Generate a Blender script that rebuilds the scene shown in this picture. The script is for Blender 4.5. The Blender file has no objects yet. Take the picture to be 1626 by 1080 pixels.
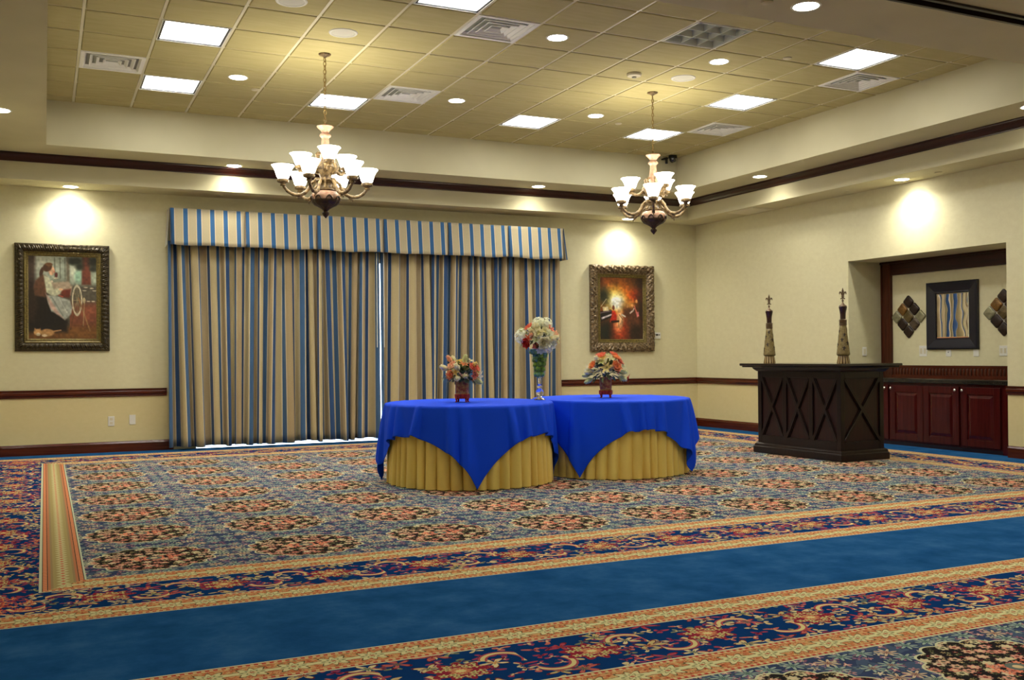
import bpy, bmesh, math, random
import numpy as np
from mathutils import Vector, Matrix, noise
PI = math.pi
C = bpy.context.scene.collection
sc = bpy.context.scene
sc.render.engine = 'CYCLES'
sc.view_settings.view_transform = 'Standard'
sc.view_settings.look = 'None'
sc.view_settings.gamma = 1.0
sc.view_settings.exposure = 1.45
sc.view_settings.use_curve_mapping = False
sc.cycles.use_denoising = True
sc.cycles.use_adaptive_sampling = True
sc.cycles.adaptive_threshold = 0.05
sc.cycles.adaptive_min_samples = 24
sc.cycles.max_bounces = 7
sc.cycles.diffuse_bounces = 3
sc.cycles.glossy_bounces = 3
sc.cycles.transmission_bounces = 8
sc.cycles.sample_clamp_indirect = 6.0
sc.cycles.caustics_reflective = False
sc.cycles.caustics_refractive = False

# ------------------------------------------------------------------ room numbers (metres, floor z = 0, camera over x = y = 0)
XL, XR, YB, YF = -1.156, 9.676, 13.436, -3.6
H = 1.175
ZC, ZS1, ZS2 = 4.081, 3.577, 3.275       # tiles, inner soffit, outer soffit
FS = 0.53                                # fascia stands this far from the wall
TX0, TX1, TY0, TY1 = 0.03, 8.51, 5.67, 12.27
GX, GY, GT = 0.3105, 8.9625, 0.6096      # ceiling grid

# ------------------------------------------------------------------ helpers
def srgb(r, g, b):
    return tuple((c / 255 / 12.92) if c / 255 <= 0.04045 else ((c / 255 + 0.055) / 1.055) ** 2.4 for c in (r, g, b)) + (1.0,)

class MB:
    def __init__(s): s.v = []; s.f = []; s.uv = {}
    def add(s, vs, fs):
        o = len(s.v); s.v += [tuple(v) for v in vs]; s.f += [tuple(i + o for i in f) for f in fs]; return o
    def box(s, x0, x1, y0, y1, z0, z1, M=None):
        vs = [(x, y, z) for z in (z0, z1) for y in (y0, y1) for x in (x0, x1)]
        if M is not None: vs = [M @ Vector(v) for v in vs]
        s.add(vs, [(0, 2, 3, 1), (4, 5, 7, 6), (0, 1, 5, 4), (2, 6, 7, 3), (0, 4, 6, 2), (1, 3, 7, 5)]); return s
    def lathe(s, prof, n=24, c=(0, 0, 0), M=None, close=True, rad=None):
        vs = []; fs = []
        for (r, z) in prof:
            for k in range(n):
                a = 2 * PI * k / n; q = r * (rad(a, z) if rad else 1)
                v = Vector((q * math.cos(a), q * math.sin(a), z))
                if M is not None: v = M @ v
                vs.append((v.x + c[0], v.y + c[1], v.z + c[2]))
        m = len(prof)
        for i in range(m - 1):
            for k in range(n):
                k2 = (k + 1) % n
                fs.append((i * n + k, i * n + k2, (i + 1) * n + k2, (i + 1) * n + k))
        if close:
            if prof[0][0] > 1e-5: fs.append(tuple(range(n))[::-1])
            if prof[-1][0] > 1e-5: fs.append(tuple((m - 1) * n + k for k in range(n)))
        s.add(vs, fs); return s
    def tube(s, pts, rr, n=10, closed=False, cap=True):
        pts = [Vector(p) for p in pts]; m = len(pts)
        if not hasattr(rr, '__len__'): rr = [rr] * m
        up = None; rings = []
        for i, p in enumerate(pts):
            if closed: t = pts[(i + 1) % m] - pts[i - 1]
            else: t = pts[min(i + 1, m - 1)] - pts[max(i - 1, 0)]
            t.normalize()
            if up is None:
                up = Vector((0, 0, 1)) if abs(t.z) < .9 else Vector((1, 0, 0))
            up = (up - t * up.dot(t)).normalized(); sd = t.cross(up)
            rings.append([p + (up * math.cos(2 * PI * k / n) + sd * math.sin(2 * PI * k / n)) * rr[i] for k in range(n)])
        vs = [v for r in rings for v in r]; fs = []
        for i in range(m if closed else m - 1):
            j = (i + 1) % m
            for k in range(n):
                k2 = (k + 1) % n
                fs.append((i * n + k, i * n + k2, j * n + k2, j * n + k))
        if not closed and cap: fs += [tuple(range(n))[::-1], tuple((m - 1) * n + k for k in range(n))]
        s.add(vs, fs); return s
    def prism(s, poly, a, b, fn):
        # poly: 2D outline; fn(u, v, w) -> 3D, extruded between w=a and w=b
        n = len(poly)
        vs = [fn(u, v, a) for u, v in poly] + [fn(u, v, b) for u, v in poly]
        s.add(vs, [tuple(range(n))[::-1], tuple(range(n, 2 * n))] + [(i, (i + 1) % n, (i + 1) % n + n, i + n) for i in range(n)]); return s
    def grid(s, fn, nu, nv, wrap=False):
        vs = [fn(i / (nu if wrap else nu - 1), j / (nv - 1)) for j in range(nv) for i in range(nu)]
        fs = []
        for j in range(nv - 1):
            for i in range(nu if wrap else nu - 1):
                i2 = (i + 1) % nu
                fs.append((j * nu + i, j * nu + i2, (j + 1) * nu + i2, (j + 1) * nu + i))
        return s.add(vs, fs)

def obj(name, mb, mat, parent=None, smooth=None, loc=None, bevel=0, kind=None, label=None):
    me = bpy.data.meshes.new(name); me.from_pydata(mb.v, [], mb.f); me.materials.append(mat)
    bm = bmesh.new(); bm.from_mesh(me); bmesh.ops.recalc_face_normals(bm, faces=bm.faces); bm.to_mesh(me); bm.free()
    if smooth is not None:
        me.polygons.foreach_set('use_smooth', [True] * len(me.polygons))
        me.set_sharp_from_angle(angle=math.radians(smooth))
    o = bpy.data.objects.new(name, me); C.objects.link(o)
    if parent is not None: o.parent = parent
    if loc: o.location = loc
    if bevel:
        m = o.modifiers.new('bevel', 'BEVEL'); m.width = bevel; m.segments = 2; m.limit_method = 'ANGLE'; m.angle_limit = math.radians(40)
    if kind: o['kind'] = kind
    if label: o['label'] = label
    return o

def tag(o, label, cat, group=None, kind=None):
    o['label'] = label; o['category'] = cat
    if group: o['group'] = group
    if kind: o['kind'] = kind
    return o

def thing(name, label, cat, loc=(0, 0, 0), rz=0, group=None):
    o = bpy.data.objects.new(name, None); C.objects.link(o); o.empty_display_size = .05
    o.location = loc; o.rotation_euler = (0, 0, rz)
    return tag(o, label, cat, group)

def copy_tree(o, parent=None):
    c = o.copy(); C.objects.link(c); c.parent = parent
    for ch in [q for q in bpy.data.objects if q.parent == o]: copy_tree(ch, c)
    return c

# ------------------------------------------------------------------ node language
class S:
    """a socket with arithmetic"""
    def __init__(s, nt, sock): s.nt = nt; s.s = sock
    def _m(s, op, *a, clamp=False):
        n = s.nt.nodes.new('ShaderNodeMath'); n.operation = op; n.use_clamp = clamp
        for i, q in enumerate((s,) + a):
            if isinstance(q, S): s.nt.links.new(q.s, n.inputs[i])
            else: n.inputs[i].default_value = q
        return S(s.nt, n.outputs[0])
    def __add__(s, o): return s._m('ADD', o)
    __radd__ = __add__
    def __sub__(s, o): return s._m('SUBTRACT', o)
    def __rsub__(s, o): return (s * -1) + o
    def __mul__(s, o): return s._m('MULTIPLY', o)
    __rmul__ = __mul__
    def __truediv__(s, o): return s._m('DIVIDE', o)
    def abs(s): return s._m('ABSOLUTE')
    def fract(s): return s._m('FRACT')
    def sin(s): return s._m('SINE')
    def cos(s): return s._m('COSINE')
    def sqrt(s): return s._m('SQRT')
    def lt(s, o): return s._m('LESS_THAN', o)
    def gt(s, o): return s._m('GREATER_THAN', o)
    def min(s, o): return s._m('MINIMUM', o)
    def max(s, o): return s._m('MAXIMUM', o)
    def atan2(s, o): return s._m('ARCTAN2', o)

class Mat:
    def __init__(s, name, **k):
        s.m = bpy.data.materials.new(name); s.m.use_nodes = True; s.nt = s.m.node_tree
        s.b = s.nt.nodes['Principled BSDF']
        for q, v in k.items(): s.set(q, v)
    NM = dict(color='Base Color', rough='Roughness', metal='Metallic', spec='Specular IOR Level', trans='Transmission Weight', ior='IOR',
              emit='Emission Color', es='Emission Strength', coat='Coat Weight', sheen='Sheen Weight', sss='Subsurface Weight', cr='Coat Roughness')
    def set(s, q, v):
        i = s.b.inputs[s.NM[q]]
        if isinstance(v, S): s.nt.links.new(v.s, i)
        else: i.default_value = v
    def coord(s, kind='Object'):
        n = s.nt.nodes.new('ShaderNodeTexCoord'); return S(s.nt, n.outputs[kind])
    def pos(s):
        n = s.nt.nodes.new('ShaderNodeNewGeometry'); return S(s.nt, n.outputs['Position'])
    def xyz(s, v):
        n = s.nt.nodes.new('ShaderNodeSeparateXYZ'); s.nt.links.new(v.s, n.inputs[0]); return [S(s.nt, o) for o in n.outputs]
    def vec(s, x, y=0.0, z=0.0):
        n = s.nt.nodes.new('ShaderNodeCombineXYZ')
        for i, q in enumerate((x, y, z)):
            if isinstance(q, S): s.nt.links.new(q.s, n.inputs[i])
            else: n.inputs[i].default_value = q
        return S(s.nt, n.outputs[0])
    def noise(s, v, scale=5, detail=2, rough=.5, color=False):
        n = s.nt.nodes.new('ShaderNodeTexNoise'); s.nt.links.new(v.s, n.inputs['Vector'])
        n.inputs['Scale'].default_value = scale; n.inputs['Detail'].default_value = detail; n.inputs['Roughness'].default_value = rough
        return S(s.nt, n.outputs[1 if color else 0])
    def voro(s, v, scale=5, rnd=1.0, feature='F1'):
        n = s.nt.nodes.new('ShaderNodeTexVoronoi'); n.voronoi_dimensions = '2D'; n.feature = feature
        s.nt.links.new(v.s, n.inputs['Vector']); n.inputs['Scale'].default_value = scale; n.inputs['Randomness'].default_value = rnd
        return n
    def mix(s, f, a, b):
        n = s.nt.nodes.new('ShaderNodeMix'); n.data_type = 'RGBA'
        for i, q in ((0, f), (6, a), (7, b)):
            if isinstance(q, S): s.nt.links.new(q.s, n.inputs[i])
            else: n.inputs[i].default_value = q
        return S(s.nt, n.outputs[2])
    def ramp(s, f, stops, const=False):
        n = s.nt.nodes.new('ShaderNodeValToRGB'); s.nt.links.new(f.s, n.inputs[0]); r = n.color_ramp
        r.interpolation = 'CONSTANT' if const else 'LINEAR'
        while len(r.elements) < len(stops): r.elements.new(.5)
        for e, (p, c) in zip(r.elements, stops): e.position = p; e.color = c
        return S(s.nt, n.outputs[0])
    def bump(s, h, strength=.3, dist=.01):
        n = s.nt.nodes.new('ShaderNodeBump'); s.nt.links.new(h.s, n.inputs['Height'])
        n.inputs['Strength'].default_value = strength; n.inputs['Distance'].default_value = dist
        s.nt.links.new(n.outputs[0], s.b.inputs['Normal']); return s
    def attr(s, name):
        n = s.nt.nodes.new('ShaderNodeAttribute'); n.attribute_name = name; return n

def plain(name, col, rough=.6, **k): return Mat(name, color=col, rough=rough, **k).m

# ------------------------------------------------------------------ materials
def m_wall():
    M = Mat('wall vinyl', rough=.55, spec=.3); p = M.pos(); x, y, z = M.xyz(p)
    n = M.noise(M.vec(x * 1.0, y * 1.0, z * 1.6), 14, 4, .6)
    up = M.ramp(n, [(.3, srgb(220, 213, 174)), (.7, srgb(226, 220, 182))])
    lo = M.ramp(n, [(.3, srgb(223, 209, 156)), (.7, srgb(227, 213, 162))])
    M.set('color', M.mix(z.gt(.74), lo, up))
    M.bump(M.noise(p, 60, 3), .15, .002); return M.m
def m_paint():
    M = Mat('soffit paint', rough=.7, spec=.2); p = M.pos()
    M.set('color', M.ramp(M.noise(p, 2, 2), [(.3, srgb(205, 198, 162)), (.7, srgb(212, 205, 170))])); return M.m
def m_tile():
    M = Mat('ceiling tile', rough=.85, spec=.1); p = M.pos(); x, y, z = M.xyz(p)
    n = M.noise(M.vec(x * 1.0, y * 6.0, z), 3, 4, .6)
    M.set('color', M.ramp(n, [(.3, srgb(188, 178, 128)), (.7, srgb(198, 188, 140))]))
    M.bump(M.noise(p, 180, 2), .2, .002); return M.m
def m_wood(name, c1, c2, rough=.3, axis='z', scale=1.0, coat=.1):
    M = Mat(name, rough=rough, coat=coat, cr=.15, spec=.35); p = M.coord(); x, y, z = M.xyz(p)
    f = {'z': (30, 30, 2), 'x': (2, 30, 30), 'y': (30, 2, 30)}[axis]
    v = M.vec(x * (f[0] * scale), y * (f[1] * scale), z * (f[2] * scale))
    n = M.noise(v, 1.0, 5, .6)
    M.set('color', M.ramp(n, [(.3, c1), (.7, c2)])); M.bump(n, .1, .002); return M.m

WALL, PAINT, TILE = m_wall(), m_paint(), m_tile()
TEE = plain('white tee bar', srgb(232, 226, 200), .4)
TRIMX = m_wood('mahogany trim along x', srgb(66, 22, 10), srgb(100, 42, 20), .24, 'x')
TRIMY = m_wood('mahogany trim along y', srgb(66, 22, 10), srgb(100, 42, 20), .24, 'y')
TRIMZ = m_wood('mahogany trim upright', srgb(58, 25, 14), srgb(92, 44, 26), .3, 'z')
CRX = m_wood('dark crown wood x', srgb(36, 10, 4), srgb(62, 20, 8), .3, 'x')
CRY = m_wood('dark crown wood y', srgb(36, 10, 4), srgb(62, 20, 8), .3, 'y')
BAR = m_wood('espresso bar wood', srgb(18, 9, 7), srgb(36, 19, 14), .3, 'z')
BARP = m_wood('espresso panel wood', srgb(30, 12, 12), srgb(50, 22, 20), .34, 'z')
CAB = m_wood('cherry cabinet wood', srgb(56, 10, 10), srgb(80, 20, 18), .25, 'z')
WHITE = plain('white enamel', srgb(235, 234, 225), .4)
OFFW = plain('off white plastic', srgb(222, 214, 186), .45)
BLACK = plain('black plastic', srgb(16, 16, 18), .3)
DARK = plain('dark void', srgb(6, 6, 6), .9)
CHROME = plain('polished chrome', srgb(220, 220, 225), .12, metal=1.0)
def emis(name, col, st, base=(.8, .8, .8, 1)):
    return Mat(name, color=base, emit=col, es=st, rough=.5).m
TROFN = emis('added fill troffer lens', (1.0, .98, .94, 1), 6.5)  # lens of the unseen troffers added for fill light
TROF = emis('lit troffer lens', (1.0, .99, .96, 1), 9.0)
LAMP = emis('lit downlight lens', (1.0, .95, .82, 1), 14.0)
SHADE = emis('lit frosted glass shade', (1.0, .94, .78, 1), 4.6, (.9, .85, .75, 1))

# carpet ------------------------------------------------------------
def m_carpet():
    M = Mat('patterned axminster carpet', rough=1.0, spec=.0); p = M.pos(); X, Y, Z = M.xyz(p)
    def flower(u, v, scale, rnd, petals, seed, amt=.35):
        n = M.voro(M.vec(u + seed, v + seed * 1.7), scale, rnd)
        pos = S(M.nt, n.outputs['Position']); px, py, _ = M.xyz(pos)
        du = (u + seed) - px; dv = (v + seed * 1.7) - py
        r = (du * du + dv * dv).sqrt() * scale
        th = dv.atan2(du)
        col = S(M.nt, n.outputs['Color']); cr, cg, cb = M.xyz(col)
        rr = r / ((th * petals + cr * 6.28).cos() * amt + (1 - amt))
        return rr, cr, cg, th
    def layer(base, fl, size, palette, centre, outline=None, keep=1.0):
        rr, cr, cg, th = fl
        pc = M.ramp(cr, palette, True)
        on = rr.lt(size) * cg.lt(keep)
        c = base
        if outline is not None: c = M.mix(rr.lt(size * 1.22) * cg.lt(keep), c, outline)
        c = M.mix(on, c, pc)
        c = M.mix(rr.lt(size * .42) * cg.lt(keep), c, M.ramp(cg, centre, True))
        return c
    def pal(*cs):
        n = len(cs); return [(i / n, srgb(*c)) for i, c in enumerate(cs)]
    wob = M.noise(p, 9, 2, .5, True); wx, wy, _ = M.xyz(wob)
    Xw = X + (wx - .5) * .05; Yw = Y + (wy - .5) * .05
    # ---- field
    u = ((X - .58) / .9 + .5).fract() - .5; u = u * .9
    v = ((Y - 6.2) / .91 + .5).fract() - .5; v = v * .91
    au, av = u.abs(), v.abs()
    R = (u * u + v * v).sqrt(); T = v.atan2(u)
    Rb = (T * 8).cos().abs() * .03 + .325
    navy = srgb(62, 74, 104)
    g = M.mix(M.noise(p, 7, 2).gt(.52), navy, srgb(80, 96, 118))
    out = layer(g, flower(Xw, Yw, 17, .9, 5, 3.1), .40, pal((168, 106, 124), (206, 150, 144), (136, 156, 140), (160, 116, 136), (206, 196, 164), (150, 124, 144)), pal((230, 214, 174), (96, 70, 90)), keep=.9)
    out = layer(out, flower(u.abs(), v.abs(), 8.5, .55, 8, .7, .4), .42, pal((212, 206, 168), (190, 192, 160), (164, 182, 164), (216, 192, 156)), pal((140, 90, 80), (80, 110, 100)), srgb(66, 72, 84), keep=.85)
    inn = layer(srgb(46, 42, 42), flower(u, v, 30, .9, 5, 5.3), .36, pal((120, 124, 78), (150, 60, 60), (90, 100, 70), (204, 176, 120)), pal((220, 200, 150), (60, 30, 30)))
    inn = layer(inn, flower(u, v, 16, .75, 7, 12.9, .16), .43, pal((226, 166, 140), (226, 184, 150), (216, 204, 158), (214, 140, 118), (222, 200, 164)), pal((230, 206, 160), (150, 70, 60), (90, 90, 70)), srgb(74, 54, 50), keep=.93)
    star = ((u.abs() - .075) * (u.abs() - .075) + v * v).sqrt() / ((T * 8).cos() * .12 + .88)
    sf = flower(au, av, 24, .5, 5, 8.8, .3); inn = M.mix(star.lt(.078) * sf[0].lt(.50), inn, srgb(242, 140, 108)); inn = M.mix(star.lt(.078) * sf[0].lt(.14), inn, srgb(230, 196, 150)); inn = M.mix(R.lt(.045), inn, srgb(110, 120, 110)); inn = M.mix(R.lt(.02), inn, srgb(226, 200, 150))
    fld = M.mix(R.lt(Rb), out, inn)
    fld = M.mix((R - Rb).abs().lt(.0055), fld, srgb(214, 212, 170))
    # ---- distance in from the blue, for both halves
    def inset(x0, x1, y0, y1):
        dx = (X - x0).min((X * -1) + x1); dy = (Y - y0).min((Y * -1) + y1)
        return dx, dy
    dxf, dyf = inset(-.70, 9.28, 4.87, 13.04); dxn, dyn = inset(-.70, 9.28, -3.2, 3.89)
    near = Y.lt(4.4)
    dx = dxf; dy = dyn * near + dyf * (1 - near)
    d = dx.min(dy); side = dx.lt(dy)              # side: nearest edge is a left or right one
    t = Y * side + X * (1 - side)
    # dark floral band
    s1 = d - .445
    tt = (t / .56).fract() - .5; tt = tt * .56
    band = layer(srgb(22, 58, 108), flower(t * .75 + (wx - .5) * .08, s1 + (wy - .5) * .05, 15, 1.0, 3, 7.7, .5), .50, pal((168, 68, 84), (200, 112, 96), (208, 188, 132), (152, 70, 98), (126, 134, 100), (214, 198, 148)), pal((220, 196, 140), (110, 30, 50)), keep=.80)
    band = layer(band, flower(t * .8 + (wx - .5) * .06, s1 + (wy - .5) * .04, 8.0, .9, 5, 2.2, .45), .40, pal((214, 196, 138), (196, 104, 94), (222, 208, 156), (176, 74, 88), (196, 180, 122)), pal((150, 60, 50), (96, 110, 84), (210, 150, 90)), srgb(110, 40, 50), keep=.70)
    cen = ((tt / 1.25) * (tt / 1.25) + s1 * s1).sqrt(); ca = s1.atan2(tt)
    cs = cen / ((ca * 9).cos() * .15 + .85)
    for sg in (1, -1):
        rx = tt + sg * .205; ry = s1 - sg * .055; rr_ = (rx * rx + ry * ry).sqrt(); on = (rr_ - .085).abs().lt(.009) * ((ry * sg + rx * .4).gt(-.02))
        band = M.mix((rr_ - .085).abs().lt(.018) * ((ry * sg + rx * .4).gt(-.02)), band, srgb(176, 82, 88)); band = M.mix(on, band, srgb(222, 204, 140))
    pf = flower(tt.abs() / 1.2, s1.abs(), 26, .6, 5, 6.1, .3)
    band = M.mix(cs.lt(.108), band, srgb(150, 48, 62)); band = M.mix(cs.lt(.096) * pf[0].lt(.5), band, srgb(214, 200, 134)); band = M.mix(cs.lt(.096) * pf[0].lt(.2), band, srgb(120, 120, 76)); band = M.mix(cs.lt(.04), band, srgb(206, 130, 92)); band = M.mix(cs.lt(.02), band, srgb(226, 206, 140))
    # orange strips
    def strip(dd):      # dd 0..1 across
        c = (dd - .5) * .22
        base = M.mix(M.noise(p, 40, 2).gt(.5), srgb(206, 128, 82), srgb(216, 164, 112))
        base = layer(base, flower(t, c, 38, 1.0, 4, 4.4), .40, pal((186, 78, 56), (150, 140, 90), (220, 190, 120), (196, 96, 66)), pal((224, 200, 140), (120, 60, 40)))
        q = (t / .155).fract() - .5; q = q * .155
        e = ((q / 1.9) * (q / 1.9) + c * c).sqrt(); ea = c.atan2(q); e = e / ((ea * 8).cos() * .22 + .78)
        base = M.mix(e.lt(.057), base, srgb(104, 92, 62)); base = M.mix(e.lt(.050), base, srgb(222, 214, 158)); base = M.mix(e.lt(.026), base, srgb(150, 150, 104)); base = M.mix(e.lt(.018), base, srgb(226, 216, 160)); base = M.mix(e.lt(.008), base, srgb(176, 84, 60))
        ed = c.abs()
        base = M.mix(ed.gt(.076), base, srgb(222, 196, 140))
        base = M.mix(ed.gt(.080) * (t / .03).fract().lt(.55), base, srgb(204, 84, 66))
        base = M.mix(ed.gt(.094), base, srgb(150, 70, 48))
        base = M.mix(ed.gt(.099), base, srgb(226, 216, 170)); return base
    # lattice strip along the long sides
    def lat(dd):
        c = (dd - .5) * .24; ac = c.abs()
        q = (t / .07).fract() - .5
        b = M.mix((q.abs() * .9 + (ac / .055)).lt(.62), srgb(176, 158, 106), srgb(206, 198, 146))
        b = M.mix((q.abs() * .9 + (ac / .055)).lt(.25), b, srgb(206, 110, 84))
        b = M.mix(ac.gt(.050), b, srgb(166, 142, 102)); b = M.mix(ac.gt(.062), b, srgb(196, 130, 92))
        b = M.mix(ac.gt(.076), b, srgb(60, 60, 56))
        b = M.mix(ac.gt(.080), b, M.mix((t / .022).fract().lt(.5), srgb(226, 160, 116), srgb(208, 118, 80)))
        b = M.mix(ac.gt(.101), b, srgb(70, 66, 50)); b = M.mix(ac.gt(.105), b, srgb(206, 212, 180)); return b
    inner = M.mix(side, strip((d - .67) / .23), lat((d - .67) / .235))
    outer = strip(d / .22)
    blue = M.ramp(M.noise(p, 3.5, 5, .65), [(.3, srgb(28, 74, 122)), (.5, srgb(38, 88, 138)), (.7, srgb(54, 102, 150))])
    col = M.mix(d.gt(0), blue, outer)
    col = M.mix(d.gt(.22), col, band); col = M.mix(d.gt(.67), col, inner); col = M.mix(d.gt(.90), col, fld)
    ro = ((dx - .445) * (dx - .445) + (dy - .445) * (dy - .445)).sqrt(); rf = flower(X, Y, 20, .8, 5, 9.9, .4)
    col = M.mix(ro.lt(.21) * rf[0].lt(.52), col, srgb(226, 104, 74)); col = M.mix(ro.lt(.21) * rf[0].lt(.25), col, srgb(214, 170, 110))
    M.set('color', col)
    M.bump(M.noise(p, 400, 2), .5, .004); return M.m
CARPET = m_carpet()

# fabrics
def m_stripes(name, per, frac, soft=.0, off=0.0, thin=True):
    M = Mat(name, rough=.75, sheen=.3, spec=.2); n = M.attr('fab'); s_ = S(M.nt, n.outputs['Fac'])
    p = M.pos(); nz = M.noise(p, 220, 2)
    q = (s_ / per + off).fract()
    beige = M.ramp(nz, [(.3, srgb(178, 162, 120)), (.7, srgb(194, 178, 136))]) if thin else M.ramp(nz, [(.3, srgb(182, 168, 134)), (.7, srgb(194, 181, 148))])
    tan_ = M.ramp(nz, [(.3, srgb(150, 126, 94)), (.7, srgb(166, 142, 108))])
    k = (s_ / (per * 2) + off).fract().lt(.5)
    base = M.mix(k, beige, M.mix(.55 if thin else 0.0, beige, tan_))
    blue = M.mix(k, srgb(56, 102, 150), srgb(52, 98, 146)) if not thin else M.mix(k, srgb(46, 78, 122), srgb(66, 100, 138))
    c = M.mix(q.lt(frac), base, blue)
    c = M.mix(q.gt(frac) * q.lt(frac + .05), c, srgb(222, 208, 172))
    c = M.mix(q.gt(.95), c, srgb(222, 208, 172))
    M.set('color', c); M.bump(nz, .2, .002); return M.m
DRAPE = m_stripes('striped drape fabric', .185, .36)
VALF = m_stripes('striped valance fabric', .1555, .335, thin=False)
def m_cloth(name, c, rough=.8, sheen=.4, sc_=30):
    M = Mat(name, rough=rough, sheen=sheen, spec=.25); p = M.pos()
    n = M.noise(p, sc_ * 10, 2); M.set('color', M.ramp(n, [(.3, tuple(x * .93 for x in c[:3]) + (1,)), (.7, c)])); M.bump(n, .15, .002); return M.m
BLUEC = m_cloth('royal blue linen', srgb(0, 74, 240), .7, .0)
GOLD = m_cloth('gold satin linen', srgb(248, 218, 118), .42, .1)

# ------------------------------------------------------------------ the setting
mb = MB(); mb.box(XL - .2, XR + .8, YF - .2, YB + .001, -.1, 0); obj('floor', mb, CARPET, kind='structure')
# back wall with the door opening behind the drapes
DX0, DX1, DZ = 1.78, 6.72, 2.55
mb = MB()
mb.box(XL - .2, DX0, YB, YB + .2, -.1, 4.3); mb.box(DX1, XR + .2, YB, YB + .2, -.1, 4.3); mb.box(DX0, DX1, YB, YB + .2, DZ, 4.3)
obj('wall_back', mb, WALL, kind='structure')
NY0, NY1, NZ, NX = 7.64, 10.04, 2.39, 10.28
mb = MB()
mb.box(XR, XR + .1, YF, NY0, -.1, 4.3); mb.box(XR, XR + .1, NY1, YB + .2, -.1, 4.3); mb.box(XR, XR + .1, NY0, NY1, NZ, 4.3)
obj('wall_right', mb, WALL, kind='structure'); mb = MB()
for q_ in ((XR + .1, NX + .1, NY1, NY1 + .1, -.1, 2.6), (XR + .1, NX + .1, NY0 - .1, NY0, -.1, 2.6), (XR + .1, NX + .1, NY0, NY1, NZ, 2.6), (NX, NX + .1, NY0, NY1, -.1, NZ)):
    mb = MB(); mb.box(*q_); obj('wall_niche', mb, WALL, kind='structure')
mb = MB(); mb.box(XL - .2, XL, YF, YB, -.1, 4.3); obj('wall_left', mb, WALL, kind='structure')
mb = MB(); mb.box(XL - .2, XR + .2, YF - .2, YF, -.1, 4.3); obj('wall_front', mb, WALL, kind='structure')
# soffits
FX0, FX1, FY0, FY1 = XL + FS, XR - FS, YF + FS, YB - FS
NTY0, NTY1 = 2 * 4.915 - TY1, 2 * 4.915 - TY0
mb = MB()
for z0, rects in ((ZS1, [(FX0, TX0, FY0, FY1), (TX1, FX1, FY0, FY1), (TX0, TX1, TY1, FY1), (TX0, TX1, NTY1, 4.85), (TX0, TX1, 4.98, TY0), (TX0, TX1, FY0, NTY0)]),
                  (ZS2, [(XL, FX0, YF, YB), (FX1, XR, YF, YB), (FX0, FX1, FY1, YB), (FX0, FX1, YF, FY0)]),
                  (ZS1 + .05, [(TX0, TX1, 4.85, 4.98)])):
    for a, b, c, d in rects: mb.box(a, b, c, d, z0, 4.3)
obj('ceiling', mb, PAINT, kind='structure')
mb = MB(); mb.box(TX0, TX1, 4.85, 4.88, ZS1 - .018, ZS1 + .04); mb.box(TX0, TX1, 4.955, 4.98, ZS1 - .018, ZS1 + .04); mb.box(TX0, TX1, 4.88, 4.955, ZS1 + .03, ZS1 + .045)
obj('trim_7', mb, m_wood('dark track trim', srgb(26, 14, 10), srgb(46, 26, 16), .4, 'x'), kind='structure')
# tee grid and tiles
LIGHTS = [(1, 0), (1, 3), (4, 3), (4, -3), (8, 3), (11, 3), (11, 0), (11, -3), (1, -3)]
OFFL = (8, -3)
VENTS = [(0, 2), (5, 2), (5, -2), (12, -2), (12, 2)]
skip = set(LIGHTS + VENTS + [OFFL])
ys = [GY + GT * j for j in range(-5, 6)]; xs = [GX + GT * i for i in range(0, 14)]
xe = [TX0] + xs + [TX1]; ye = [TY0] + ys + [TY1]
def tray_tiles(tiles, mir, sk):
    f = (lambda y: y) if not mir else (lambda y: 2 * 4.915 - y)
    for i in range(len(xe) - 1):
        for j in range(len(ye) - 1):
            cx, ry = i - 1, j - 1 - 5
            if (cx, ry) in sk: continue
            a = .0135; x0 = xe[i] + (a if i else 0); x1 = xe[i + 1] - (a if i < len(xe) - 2 else 0)
            y0 = ye[j] + (a if j else 0); y1 = ye[j + 1] - (a if j < len(ye) - 2 else 0)
            if x1 - x0 < .02 or y1 - y0 < .02: continue
            y0, y1 = sorted((f(y0), f(y1)))
            e = .006
            vs = [(x0, y0, ZC + .012), (x1, y0, ZC + .012), (x1, y1, ZC + .012), (x0, y1, ZC + .012), (x0 + e, y0 + e, ZC), (x1 - e, y0 + e, ZC), (x1 - e, y1 - e, ZC), (x0 + e, y1 - e, ZC)]
            tiles.add(vs, [(4, 5, 6, 7), (0, 1, 5, 4), (1, 2, 6, 5), (2, 3, 7, 6), (3, 0, 4, 7), (0, 3, 2, 1)])
t1 = MB(); tray_tiles(t1, False, skip); o = obj('ceiling', t1, TILE, kind='structure')
tee = MB()
def grid_bars(mir):
    f = (lambda y: y) if not mir else (lambda y: 2 * 4.915 - y)
    for x in xs: tee.box(x - .012, x + .012, *sorted((f(TY0), f(TY1))), ZC + .008, ZC + .03)
    for y in ys: tee.box(TX0, TX1, *sorted((f(y) - .012 for f in [f] for _ in (0,))) * 1, f(y) + .012, ZC + .0085, ZC + .029) if False else tee.box(TX0, TX1, f(y) - .012, f(y) + .012, ZC + .0085, ZC + .029)
grid_bars(False); grid_bars(True); obj('trim_8', tee, TEE, kind='structure')
t2 = MB(); tray_tiles(t2, True, set(LIGHTS)); obj('ceiling', t2, TILE, kind='structure')
mb = MB(); mb.box(XL - .2, XR + .2, YF - .2, YB + .2, 4.3, 4.4); obj('ceiling', mb, PAINT, kind='structure')
mb = MB(); mb.box(TX0 - .02, TX1 + .02, TY0 - .02, TY1 + .02, 4.26, 4.28); obj('ceiling', mb, DARK, kind='structure')

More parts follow.
